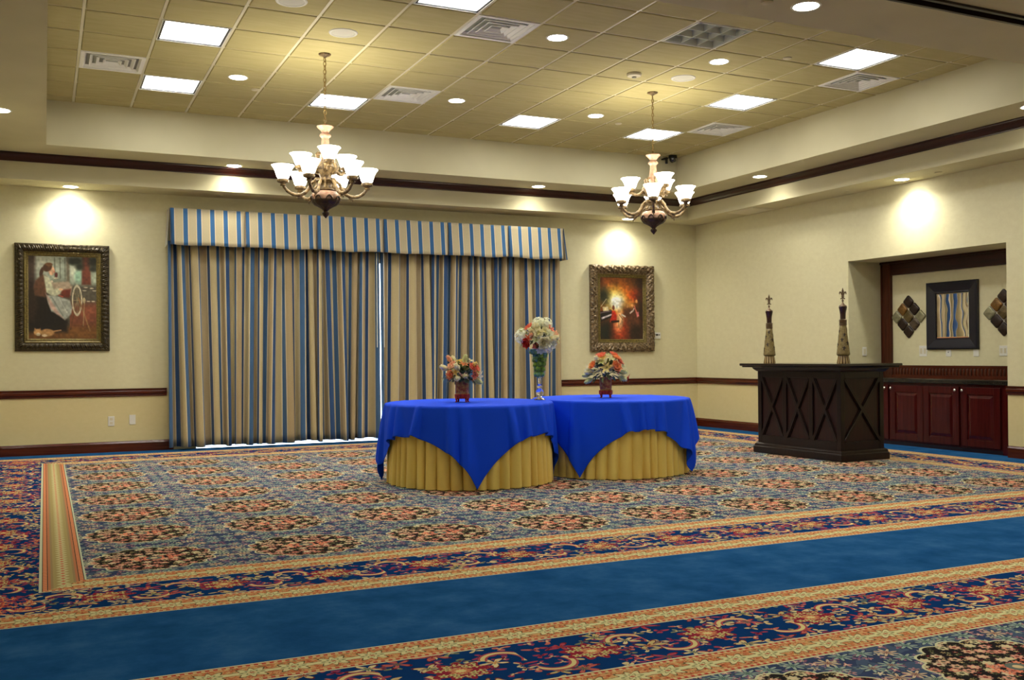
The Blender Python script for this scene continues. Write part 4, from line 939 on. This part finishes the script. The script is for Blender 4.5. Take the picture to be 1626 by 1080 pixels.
def bottle(x, y, label, rot):
    t = thing('decorative_bottle', label, 'bottle', (x, y, 1.058), rot, 'tall fleur-de-lis bottles on the bar'); a = 1.0
    m = MB(); m.lathe([(0, 0), (.069, 0), (.071, .006), (.07, .012), (.062, .05), (.056, .082)], 36); obj('foot', m, FOOT, t, smooth=40)
    def rb(z): f = (z - .1) / (.385 - .1); return .0715 + (.037 - .0715) * (f ** .92)
    m = MB(); m.lathe([(.056, .08), (.066, .086), (.071, .094)] + [(rb(.1 + .285 * k / 10), .1 + .285 * k / 10) for k in range(11)] + [(.033, .39)], 36); obj('body', m, OCH, t, smooth=40)
    m = MB(); rnd = random.Random(int(x * 100 + y * 10))
    for k in range(15):
        z0 = .115 + .018 * k * 1.0; an = k * 2.399 + rnd.uniform(-.2, .2); hh = .052 - .0012 * k; tl = rnd.uniform(-.25, .25)
        if z0 + hh > .375: continue
        for pl in FL_:
            def fn(u, v, w, an=an, z0=z0, hh=hh, tl=tl):
                u, v = u * math.cos(tl) - (v - .5) * math.sin(tl), .5 + u * math.sin(tl) + (v - .5) * math.cos(tl)
                z = z0 + v * hh; r = rb(z) + w; return (r * math.cos(an + u * hh / r), r * math.sin(an + u * hh / r), z)
            m.prism(pl, -.001, .0018, fn)
    obj('fleur_emblems', m, FLM, t)
    m = MB(); pr = [(.036, .385)]
    for k in range(4): z = .392 + .016 * k; pr += [(.034, z), (.042, z + .004), (.042, z + .009), (.034, z + .013)]
    m.lathe(pr + [(.03, .455)], 30)
    obj('ring_collar', m, PEW, t, smooth=30)
    m = MB(); m.lathe([(.028, .45), (.0285, .47), (.030, .51), (.036, .545), (.043, .575), (.044, .582), (.04, .586)], 30); obj('neck', m, NECK, t, smooth=50)
    m = MB(); m.lathe([(.04, .584), (.042, .59), (.036, .598), (.022, .607), (.012, .618), (.007, .63), (.007, .636), (.012, .641), (.013, .646), (.008, .651), (.006, .66)], 24); obj('stopper', m, PEW, t, smooth=50)
    m = MB(); q = -rot - .44
    for pl in FL_: m.prism(pl, -.005, .005, lambda u, v, w: (u * .095 * math.cos(q) - w * math.sin(q), u * .095 * math.sin(q) + w * math.cos(q), .655 + v * .125))
    obj('fleur_finial', m, PEW, t, bevel=.002)
    t.scale = (1, 1, 1.06)
    return t
bottle(7.86, 9.455, 'tall fleur-patterned bottle at the far end of the bar', 0.4); bottle(7.86, 8.24, 'tall fleur-patterned bottle at the corner of the bar nearest the niche', 1.7)

# ------------------------------------------------------------------ tables and cloths
T1, T2, TR, TZ = (3.64, 8.675), (5.187, 8.70), .755, .735
METAL = plain('grey folding leg metal', srgb(90, 90, 92), .4, metal=.8)
for k, (cx, cy) in enumerate((T1, T2)):
    t = thing('round_table', ('round banquet table under the cloths, nearer the drapes gap', 'round banquet table under the cloths, nearer the bar')[k], 'table', (cx, cy, 0), 0, 'round banquet tables under the cloths')
    m = MB(); m.lathe([(0, TZ - .025), (TR - .01, TZ - .025), (TR - .005, TZ - .02), (TR - .005, TZ - .008), (TR - .01, TZ - .006), (0, TZ - .006)], 64, close=False); obj('tabletop', m, plain('plywood', srgb(150, 120, 80), .6), t)
    for a in range(4):
        m = MB(); an = PI / 4 + a * PI / 2; m.tube([(.45 * math.cos(an), .45 * math.sin(an), TZ - .025), (.5 * math.cos(an), .5 * math.sin(an), 0)], .014, 10); obj('leg', m, METAL, t)
def skirt(c, other, seed, label):
    rnd = random.Random(seed); m = MB(); n = 720; rows = 16; N = 46
    cl = math.atan2(other[1] - c[1], other[0] - c[0]); wd = [rnd.uniform(.75, 1.3) for _ in range(N)]; s = sum(wd); ed = [0]
    for q in wd: ed.append(ed[-1] + q / s * 2 * PI)
    am = [rnd.uniform(.7, 1.25) for _ in range(N)]; sk = [rnd.uniform(-.25, .25) for _ in range(N)]
    import bisect
    vs = []; m.v.append((c[0], c[1], TZ - .001))
    # top disc rings
    for r in (.3, .6, TR - .006):
        for k in range(n): a = 2 * PI * k / n; m.v.append((c[0] + r * math.cos(a), c[1] + r * math.sin(a), TZ - .001))
    for j in range(rows):
        g = j / (rows - 1)
        for k in range(n):
            a = 2 * PI * k / n; i = min(bisect.bisect_right(ed, a) - 1, N - 1); f = (a - ed[i]) / (ed[i + 1] - ed[i])
            f2 = f + sk[i] * math.sin(PI * f) * .6
            pl = abs(math.sin(PI * f2)) ** .5            # rounded pleats with sharp valleys
            near = max(0, math.cos(a - cl)); lim = 1 - .8 * near ** 8
            r = TR + .004 + g * .012 * lim + (pl - .7) * (.022 + .05 * g) * am[i] * lim - near ** 10 * .012
            wob = .01 * math.sin(3 * a + seed) * g
            # near the dragged corner the cloth puddles
            z = TZ - g * (TZ - .006) if g else TZ
            m.v.append((c[0] + (r + wob * lim) * math.cos(a), c[1] + (r + wob * lim) * math.sin(a), max(z, .006)))
    for k in range(n): m.f.append((0, 1 + k, 1 + (k + 1) % n))
    for j in range(rows + 2):
        for k in range(n): a = 1 + j * n; m.f.append((a + k, a + (k + 1) % n, a + n + (k + 1) % n, a + n + k))
    o = obj('tablecloth', m, GOLD, smooth=60); return tag(o, label, 'tablecloth', 'floor-length gold tablecloths')
skirt(T1, T2, 3, 'pleated gold floor-length cloth on the table nearer the drapes'); skirt(T2, T1, 8, 'pleated gold floor-length cloth on the table nearer the bar')
def overlay(c, corner, other, seed, label, zt):
    # square cloth, one corner towards angle corner
    HD = 1.065; n = 190; rg = random.Random(seed * 7); RG = [];
    for i in range(12):
        c_ = (i + rg.uniform(-.3, .3)) * 2 * PI / 12; s_ = rg.uniform(-.15, .15); RG.append((c_, rg.uniform(.05, .085), rg.uniform(.06, .11), s_))
        if i % 4 != 3: RG.append((c_ + rg.uniform(.15, .22), rg.uniform(.045, .07), rg.uniform(.05, .10), s_ * .5))
    pass; m = MB(); rnd = random.Random(seed); ph = rnd.uniform(0, 6); cl = math.atan2(other[1] - c[1], other[0] - c[0])
    for j in range(n):
        for i in range(n):
            u = (i / (n - 1) * 2 - 1) * HD; v = (j / (n - 1) * 2 - 1) * HD; r = math.hypot(u, v); a = math.atan2(v, u) + corner - PI / 4
            R0 = TR + .014
            if r <= R0: rr, z = r, zt
            else:
                d = r - R0; b = .02; # rolled edge
                if d < b * PI / 2: rr = R0 + b * math.sin(d / b); z = zt - b * (1 - math.cos(d / b))
                else: rr = R0 + b; z = zt - b - (d - b * PI / 2)
                dd = min(1, max(0, d) / .55)
                fold = 0
                for (ra, rw, rh, rs) in RG:
                    e = (a - ra - rs * dd + PI) % (2 * PI) - PI; ww = rw * (.6 + .5 * dd); fold = max(fold, rh * math.exp(-(abs(e) / ww) ** (2.2 if e * rs > 0 else 4.5)))
                fo2 = math.sin(15 * a + ph * 2 + 1.5 * math.sin(4 * a)) * .5 + .5
                near = max(0, math.cos(a - cl)); lim = 1 - .93 * near ** 4
                q4 = abs(math.cos(2 * (a - corner)));      # 1 on the corners
                dd = dd ** .7; rr += lim * dd * (.010 + 1.0 * fold + .010 * fo2 + .012 * q4)
                rr -= .016 * near ** 6 * min(1, d / .03) * 1.1
                z += lim * dd * (.45 * fold + .006 * fo2)
            z = max(z, .012)
            z += .0012 * noise.noise(Vector((u * 6, v * 6, seed)))
            m.v.append((c[0] + rr * math.cos(a), c[1] + rr * math.sin(a), z))
    for j in range(n - 1):
        for i in range(n - 1): a = j * n + i; m.f.append((a, a + 1, a + n + 1, a + n))
    o = obj('table_overlay', m, BLUEC, smooth=180); so = o.modifiers.new('thickness', 'SOLIDIFY'); so.thickness = .003; so.offset = 1
    return tag(o, label, 'tablecloth', 'royal blue square overlays')
def toward(c): return math.atan2(-c[1], -c[0])
overlay(T1, toward(T1) + math.radians(4), T2, 4, 'royal blue square cloth whose corner reaches the carpet', TZ + .002)
overlay(T2, toward(T2) - math.radians(20.7), T1, 9, 'royal blue square cloth on the table nearer the bar', TZ + .002)
TT = TZ + .0065

# ------------------------------------------------------------------ flowers
VR = -.44
def petal(m, base, d, up, L, Wd, curl=.3, cup=.25, nu=4, nv=5, thick=0):
    d = Vector(d).normalized(); up = Vector(up); up = (up - d * up.dot(d)).normalized(); sd = d.cross(up); base = Vector(base)
    def fn(u, v):
        w = Wd * math.sin(PI * min(.97, .10 + .87 * v)) ** .8; s = (u - .5) * w
        return base + d * (L * v) + up * (curl * L * v * v + cup * w * (2 * (u - .5)) ** 2) + sd * s
    m.grid(fn, nu, nv)
def frame(n):
    n = Vector(n).normalized(); a = Vector((0, 0, 1)) if abs(n.z) < .95 else Vector((1, 0, 0)); x = a.cross(n).normalized(); return n, x, n.cross(x)
def rose(p, n, r, mat, par, name='rose', seed=0):
    n, x, y = frame(n); p = Vector(p); m = MB(); rnd = random.Random(seed)
    for ring, (k, tilt, L, W) in enumerate(((3, .25, .55, .55), (5, .5, .75, .7), (6, .85, .95, .85), (7, 1.25, 1.1, .95))):
        for q in range(k):
            a = 2 * PI * q / k + ring * .7 + rnd.uniform(-.1, .1); o = x * math.cos(a) + y * math.sin(a)
            d = n * math.cos(tilt) + o * math.sin(tilt); petal(m, p - n * r * .5 + o * r * .08 * ring, d, n * math.sin(tilt) - o * math.cos(tilt), r * L, r * W, .35, .3)
    return obj(name, m, mat, par, smooth=180)
def tulip(p, n, r, mat, par, seed=0):
    n, x, y = frame(n); p = Vector(p); m = MB(); rnd = random.Random(seed)
    for k in range(6):
        a = 2 * PI * k / 6; o = x * math.cos(a) + y * math.sin(a); tl = .30 if k % 2 else .22
        d = n * math.cos(tl) + o * math.sin(tl); petal(m, p - n * r * .9 + o * r * .12, d, n * math.sin(tl) - o * math.cos(tl), r * 2.0, r * 1.15, .22 if k % 2 == 0 else .14, .35, 5, 7)
    m.lathe([(.0, 0), (r * .3, r * .1), (r * .42, r * .5), (0, r * .8)], 10, M=Matrix.Translation(p - n * r * .95) @ Matrix((x, y, n)).transposed().to_4x4(), close=False)
    return obj('tulip', m, mat, par, smooth=180)
def hydra(p, n, r, mat, par, seed=0):
    n, x, y = frame(n); p = Vector(p); m = MB(); rnd = random.Random(seed)
    N = 26
    for k in range(N):
        z = 1 - (k + .5) / N * 1.5; q = math.sqrt(max(0, 1 - z * z)); a = k * 2.4; o = n * z + x * (q * math.cos(a)) + y * (q * math.sin(a)); c = p + o * r * .8
        nn, xx, yy = frame(o)
        for e in range(4):
            an = PI / 2 * e + a; dd = xx * math.cos(an) + yy * math.sin(an); petal(m, c, dd + nn * .35, nn, r * .3, r * .28, .1, .1, 3, 3)
    m.lathe([(r * .5 * math.sin(PI * k / 8), -r * .6 * math.cos(PI * k / 8)) for k in range(9)], 12, c=p, close=False)
    return obj('hydrangea', m, mat, par, smooth=180)
def lily(p, n, r, mat, par, seed=0):
    n, x, y = frame(n); p = Vector(p); m = MB()
    for k in range(6):
        a = PI / 3 * k; o = x * math.cos(a) + y * math.sin(a); petal(m, p - n * r * .4, n * .75 + o * .8, n * .8 - o * .7, r * 1.35, r * .55, -.35, .2, 4, 7)
    return obj('lily', m, mat, par, smooth=180)
def leafy(name, items, mat, par, stem=None):
    m = MB()
    for p, d, L, W in items: petal(m, p, d, (0, 0, 1) if abs(Vector(d).normalized().z) < .9 else (0, 1, 0), L, W, -.25, .12, 4, 6)
    return obj(name, m, mat, par, smooth=180)
def fm(name, a, b, sc_=40):
    M = Mat(name, rough=.6, sheen=.2, sss=.0); p = M.coord(); c_ = M.ramp(M.noise(p, sc_, 3), [(.3, srgb(*a)), (.7, srgb(*b))]); M.set('color', c_)
    nt = M.nt; tb = nt.nodes.new('ShaderNodeBsdfTranslucent'); nt.links.new(c_.s, tb.inputs[0]); mx = nt.nodes.new('ShaderNodeMixShader'); mx.inputs[0].default_value = .4
    out = nt.nodes['Material Output']; nt.links.new(M.b.outputs[0], mx.inputs[1]); nt.links.new(tb.outputs[0], mx.inputs[2]); nt.links.new(mx.outputs[0], out.inputs[0]); return M.m
FC = dict(cream=fm('cream petal', (246, 238, 186), (255, 250, 220)), yel=fm('yellow petal', (244, 216, 110), (252, 236, 160)), ora=fm('orange petal', (240, 136, 72), (252, 176, 116)), pea=fm('peach petal', (248, 180, 136), (255, 216, 180)),
          cor=fm('coral petal', (228, 104, 76), (246, 150, 116)), red=fm('red petal', (190, 34, 26), (220, 66, 44)), wht=fm('white petal', (244, 246, 216), (255, 255, 236)), grn=fm('pale green petal', (216, 224, 150), (244, 244, 196)))
LEAF = fm('dark leaf', (30, 56, 34), (62, 88, 48)); LEAF2 = fm('olive leaf', (86, 92, 44), (130, 132, 72))
FK = dict(t=tulip, r=rose, h=hydra, l=lily)
NM_ = dict(t='tulip', r='rose', h='hydrangea', l='lily')
def bouquet(label, loc, items, leaves, cz, seed, stems=(.025, -.12, 9)):
    items = [(a, b, c, d, e, f_ * 1.28) for a, b, c, d, e, f_ in items]
    t = thing('bouquet', label, 'flowers', loc, VR, 'flower bouquets on the blue tables'); rnd = random.Random(seed)
    for k, (x, y, z, ty, col, r) in enumerate(items):
        n = Vector((x, y, (z - cz) * 1.1)); n = n if n.length > .01 else Vector((0, -1, .3)); FK[ty]((x, y, z), n, r, FC[col], t, **({'seed': k} if ty != 'r' else {'seed': k}))
    its = []
    for k in range(leaves):
        a = rnd.uniform(0, 2 * PI); e = rnd.uniform(-.5, 1.2); d = Vector((math.cos(a) * math.cos(e), math.sin(a) * math.cos(e), math.sin(e)))
        R = rnd.uniform(.3, .8); sx = max(abs(i[0]) for i in items) * .95; its.append(((d.x * sx * R, d.y * sx * R * .8, cz + d.z * sx * .7 * R), d, rnd.uniform(.05, .085), rnd.uniform(.02, .034)))
    leafy('foliage', its[::2], LEAF, t); leafy('foliage', its[1::2], LEAF2, t)
    m = MB()
    for k in range(stems[2]):
        i = items[k % len(items)]; a = k * 2.4; m.tube([(stems[0] * math.cos(a) * .6, stems[0] * math.sin(a) * .6, stems[1]), (stems[0] * math.cos(a), stems[0] * math.sin(a), 0.0), (i[0] * .6, i[1] * .6, cz * .5 + i[2] * .3), (i[0] * .93, i[1] * .93, i[2] - .012)], .003, 6)
    obj('stems', m, LEAF, t, smooth=60)
    return t
def q(px, py, y, s=172.0, cx=0, cy=0): return ((px - cx) / s, y, (cy - py) / s)
# painted urn vases
VASM = Mat('red and gold lacquer', rough=.55, spec=.3); p = VASM.coord(); x, y, z = VASM.xyz(p); n_ = VASM.noise(p, 45, 4, .7)
VASM.set('color', VASM.mix(z.lt(.075), VASM.ramp(n_, [(.40, srgb(150, 62, 30)), (.5, srgb(180, 112, 46)), (.62, srgb(196, 150, 70))]), VASM.ramp(n_, [(.35, srgb(130, 24, 16)), (.6, srgb(196, 54, 28)), (.75, srgb(206, 130, 56))]))); VASM.bump(n_, .5, .003); VASM = VASM.m
def urn(loc, label, s=1.0):
    t = thing('flower_vase', label, 'vase', loc, VR, 'red and gold footed vases')
    m = MB(); m.lathe([(0, .032), (.066, .032), (.07, .04), (.071, .07), (.066, .078), (.058, .083), (.062, .1), (.062, .19), (.067, .2), (.069, .208), (.063, .21), (.058, .2), (.055, .1), (0, .06)], 8, close=False); obj('body', m, VASM, t, smooth=20)
    for k in range(4):
        a = PI / 4 + k * PI / 2 - .15; ca, sa = math.cos(a), math.sin(a); m = MB(); m.tube([(ca * r, sa * r, z) for r, z in ((.052, .05), (.064, .042), (.066, .025), (.062, .012), (.070, .003)) ], [.012, .013, .010, .007, .006], 8)
        m.box(ca * .068 - .009, ca * .068 + .009, sa * .068 - .009, sa * .068 + .009, 0, .006); obj('foot', m, VASM, t, smooth=50)
    t.scale = (s, s, s); return t
V1 = (3.548, 8.641, TT); V2 = (5.141, 8.699, TT); VG = (4.352, 8.62, TT)
# left bouquet: offsets from the vase mouth (x to the right, -y towards the viewer)
urn(V1, 'red and gold footed vase holding tulips on the table nearer the drapes', 1.0)
def Q1(px, py, y): k = 12 * 172.; return ((px - 535) / k * 1.0, y, (560 - py) / k)
it = [(300, 160, -.02, 't', 'pea', .032), (375, 165, .02, 't', 'cream', .030), (595, 165, -.02, 't', 'grn', .036), (205, 325, -.05, 't', 'cream', .036), (345, 270, -.08, 'r', 'pea', .036), (455, 310, -.12, 't', 'cream', .038), (580, 250, -.06, 'l', 'ora', .032), (775, 270, -.06, 't', 'yel', .028), (750, 310, -.08, 'r', 'cor', .034),
      (820, 310, -.03, 'r', 'cor', .034), (320, 455, -.12, 'r', 'ora', .034), (420, 400, -.12, 'l', 'yel', .030), (465, 520, -.13, 't', 'cream', .038), (600, 480, -.12, 't', 'cream', .038), (830, 370, -.05, 'l', 'yel', .034), (890, 490, -.05, 'l', 'cream', .038), (850, 590, -.06, 't', 'grn', .032), (770, 480, -.08, 'l', 'cor', .032),
      (330, 350, -.10, 'l', 'grn', .028), (700, 180, .05, 'l', 'cream', .024), (160, 540, -.01, 'l', 'grn', .026), (490, 200, .05, 'r', 'yel', .03)]
it = [(*Q1(a, b, c), ty, col, r) for a, b, c, ty, col, r in it]
it += [(x_, y_, z_, ty, col, .034) for x_, y_, z_, ty, col in ((-.12, .1, .06, 't', 'cream'), (.0, .14, .08, 'r', 'pea'), (.12, .1, .06, 'r', 'ora'), (-.05, .08, .14, 't', 'yel'), (.07, .07, .14, 'l', 'cream'), (.0, .15, .0, 't', 'grn'))]
bouquet('mixed tulip and rose bouquet in the red vase nearer the drapes', (V1[0], V1[1], TT + .206), it, 150, .04, 5)
urn(V2, 'red and gold footed vase holding roses on the table nearer the bar', .98)
def Q2(px, py, y): k = 12 * 154.; return ((px - 515) / k, y, (620 - py) / k)
it = [(420, 200, -.03, 'r', 'cor', .042), (350, 290, -.08, 't', 'cream', .034), (450, 260, -.08, 'l', 'yel', .04), (670, 180, -.0, 'r', 'cor', .032), (710, 235, -.04, 'r', 'ora', .038), (620, 270, -.08, 'l', 'grn', .036), (790, 320, -.03, 'r', 'cor', .034), (695, 415, -.13, 'r', 'ora', .045), (500, 440, -.12, 'l', 'yel', .040), (590, 440, -.12, 't', 'yel', .034),
      (260, 390, -.07, 'r', 'ora', .036), (160, 480, -.04, 'l', 'cream', .04), (190, 530, -.06, 't', 'cream', .036), (150, 580, -.03, 't', 'grn', .032), (195, 680, -.05, 't', 'grn', .036), (850, 400, -.03, 'l', 'grn', .036), (830, 530, -.05, 't', 'grn', .034), (810, 640, -.06, 't', 'grn', .036), (930, 640, -.02, 'l', 'red', .034), (430, 330, -.1, 'l', 'grn', .032), (570, 200, .03, 'l', 'grn', .03), (215, 400, -.03, 'l', 'yel', .03)]
it = [(*Q2(a, b, c), ty, col, r) for a, b, c, ty, col, r in it]
it += [(x_, y_, z_, ty, col, .038) for x_, y_, z_, ty, col in ((-.13, .1, .08, 't', 'cream'), (.0, .15, .1, 'r', 'pea'), (.13, .1, .08, 'r', 'ora'), (-.05, .08, .18, 't', 'yel'), (.07, .07, .17, 'l', 'cream'))]
bouquet('peach rose and lily bouquet in the red vase nearer the bar', (V2[0], V2[1], TT + .206), it, 170, .04, 6)
# tall glass vase
t = thing('glass_vase', 'tall footed clear glass vase where the two tables meet', 'vase', VG, VR)
GL = plain('clear glass', (1, 1, 1, 1), .0, trans=1.0, ior=1.45)
def thin_glass(name):
    m_ = bpy.data.materials.new(name); m_.use_nodes = True; nt = m_.node_tree; nt.nodes.clear(); N = nt.nodes.new
    o_ = N('ShaderNodeOutputMaterial'); tr = N('ShaderNodeBsdfTransparent'); gl = N('ShaderNodeBsdfGlossy'); gl.inputs['Roughness'].default_value = .02; lw = N('ShaderNodeLayerWeight'); lw.inputs[0].default_value = .35
    mp = N('ShaderNodeMath'); mp.operation = 'MULTIPLY_ADD'; mp.inputs[1].default_value = .08; mp.inputs[2].default_value = .02; mx = N('ShaderNodeMixShader'); tr.inputs[0].default_value = (.96, .98, .97, 1)
    L = nt.links.new; L(lw.outputs['Facing'], mp.inputs[0]); L(mp.outputs[0], mx.inputs[0]); L(tr.outputs[0], mx.inputs[1]); L(gl.outputs[0], mx.inputs[2]); L(mx.outputs[0], o_.inputs[0]); return m_
TG = thin_glass('thin blown glass')
m = MB(); m.lathe([(0, 0), (.055, 0), (.057, .004), (.05, .01), (.03, .018), (.02, .028), (.022, .036), (.034, .05), (.04, .068), (.037, .088), (.026, .105), (.02, .115), (.027, .125), (.027, .135), (.018, .143), (.016, .155), (.016, .2), (.022, .212), (0, .212)], 32, close=False); obj('baluster_foot', m, GL, t, smooth=50)
m = MB(); outp = [(.0, .212), (.03, .214), (.052, .228), (.064, .25), (.068, .29), (.072, .34), (.078, .39), (.088, .43), (.105, .465), (.135, .497)]
m.lathe(outp + [(r - .0035, z + .003) for r, z in outp[::-1][:-1]] + [(0, .218)], 48, close=False); obj('bowl', m, TG, t, smooth=60)
LIME = fm('green apple skin', (110, 160, 36), (170, 206, 80), 18)
rnd = random.Random(5); pl_ = []
def rin(z):
    for (r0, z0), (r1, z1) in zip(outp[1:], outp[2:]):
        if z0 <= z <= z1: return r0 + (r1 - r0) * (z - z0) / (z1 - z0)
    return outp[-1][0]
FR = .0265
for k in range(38): pl_.append([rnd.uniform(-.03, .03), rnd.uniform(-.03, .03), (.25 + .0060 * k)])
for it_ in range(600):
    for i in range(len(pl_)):
        pl_[i][2] -= (.00012 if it_ < 450 else 0)
        for j in range(i):
            d = [pl_[i][c] - pl_[j][c] for c in (0, 1, 2)]; L = math.sqrt(sum(q_ * q_ for q_ in d)) + 1e-9
            if L < 2 * FR:
                k = (2 * FR - L) / L * .5
                for c in (0, 1, 2): pl_[i][c] += d[c] * k; pl_[j][c] -= d[c] * k
    for q_ in pl_:
        q_[2] = max(q_[2], .248); h_ = math.hypot(q_[0], q_[1]); q_[2] = min(q_[2], .468); lim_ = max(.0005, rin(q_[2]) - .005 - FR)
        if h_ > lim_: q_[0] *= lim_ / h_; q_[1] *= lim_ / h_; q_[2] += .0004
proto = None
ct, st = math.cos(VR), math.sin(VR)
for i, (x_, y_, z_) in enumerate(pl_):
    wx, wy = VG[0] + x_ * ct - y_ * st, VG[1] + x_ * st + y_ * ct
    if proto is None:
        m = MB(); m.lathe([(.0262 * math.sin(PI * k / 14) * (1 + .03 * math.cos(PI * k / 14)), -.026 * math.cos(PI * k / 14)) for k in range(15)], 20, close=False); proto = obj('green_fruit', m, LIME, smooth=60); o = proto
    else: o = proto.copy(); C.objects.link(o)
    o.location = (wx, wy, VG[2] + z_); o.rotation_euler = (rnd.uniform(-.6, .6), rnd.uniform(-.6, .6), rnd.uniform(0, 6))
    tag(o, 'round green fruit packed inside the tall glass vase', 'fruit', 'green fruits in the glass vase')
def Q3(px, py, y): k = 7.2 * 159.6; return ((px - 352) / k, y, (390 - py) / k)
it = [(345, 130, -.05, 'h', 'wht', .055), (425, 135, -.03, 'h', 'wht', .055), (160, 270, -.05, 'h', 'wht', .062), (230, 160, -.03, 'r', 'cor', .036), (265, 215, -.10, 't', 'cream', .036), (325, 175, -.11, 't', 'cream', .036), (420, 215, -.12, 'r', 'cream', .036), (340, 235, -.15, 'r', 'cream', .036), (480, 185, -.05, 'l', 'cor', .040), (205, 345, -.12, 'r', 'red', .040), (225, 300, -.12, 'l', 'cor', .034),
      (400, 345, -.16, 'r', 'cream', .050), (440, 395, -.12, 'h', 'wht', .045), (480, 300, -.12, 't', 'cream', .038), (515, 285, -.07, 't', 'cream', .036), (545, 260, -.03, 'r', 'pea', .036), (560, 300, -.03, 'l', 'grn', .036), (310, 300, -.15, 'l', 'grn', .036), (270, 260, -.13, 't', 'pea', .03), (455, 250, -.13, 'r', 'wht', .034), (500, 370, -.08, 'r', 'wht', .036), (140, 330, -.03, 'l', 'grn', .034), (370, 420, -.13, 'r', 'wht', .036), (180, 210, -.03, 't', 'grn', .034)]
it = [(*Q3(a, b, c), ty, col, r) for a, b, c, ty, col, r in it]
it += [(x_, y_, z_, ty, col, .05) for x_, y_, z_, ty, col in ((-.13, .08, .1, 'h', 'wht'), (.0, .14, .12, 'h', 'wht'), (.13, .08, .1, 'h', 'cream'), (-.05, .08, .19, 'r', 'cream'), (.07, .07, .2, 'h', 'wht'), (0, .0, .22, 'r', 'cream'), (.0, .1, .03, 'r', 'cor'))]
bouquet('rounded white hydrangea bouquet in the tall glass vase', (VG[0], VG[1], TT + .512), it, 90, .08, 7, (.03, -.012, 8))

# ------------------------------------------------------------------ daylight
w = bpy.data.worlds.new('sky'); sc.world = w; w.use_nodes = True; nt = w.node_tree; bg = nt.nodes['Background']
bg.inputs[0].default_value = (.62, .78, 1.0, 1); bg.inputs[1].default_value = 5.0

# ------------------------------------------------------------------ camera
yaw, pit, rol, F = .44004, .0075, -.00776, 1577.81
cy, sy, cp, sp = math.cos(yaw), math.sin(yaw), math.cos(pit), math.sin(pit)
f = Vector((sy * cp, cy * cp, sp)); r = Vector((cy, -sy, 0)); u = r.cross(f)
cr, sr = math.cos(rol), math.sin(rol); r2 = r * cr + u * sr; u2 = u * cr - r * sr
cam = bpy.data.cameras.new('camera'); co = bpy.data.objects.new('camera', cam); C.objects.link(co)
M4 = Matrix((r2, u2, -f)).transposed().to_4x4(); M4.translation = (0, 0, H); co.matrix_world = M4
cam.sensor_width = 36; cam.sensor_fit = 'HORIZONTAL'; cam.lens = F / 1626 * 36; cam.shift_y = 12.6435 / 1626; cam.clip_start = .05; cam.clip_end = 200
sc.camera = co
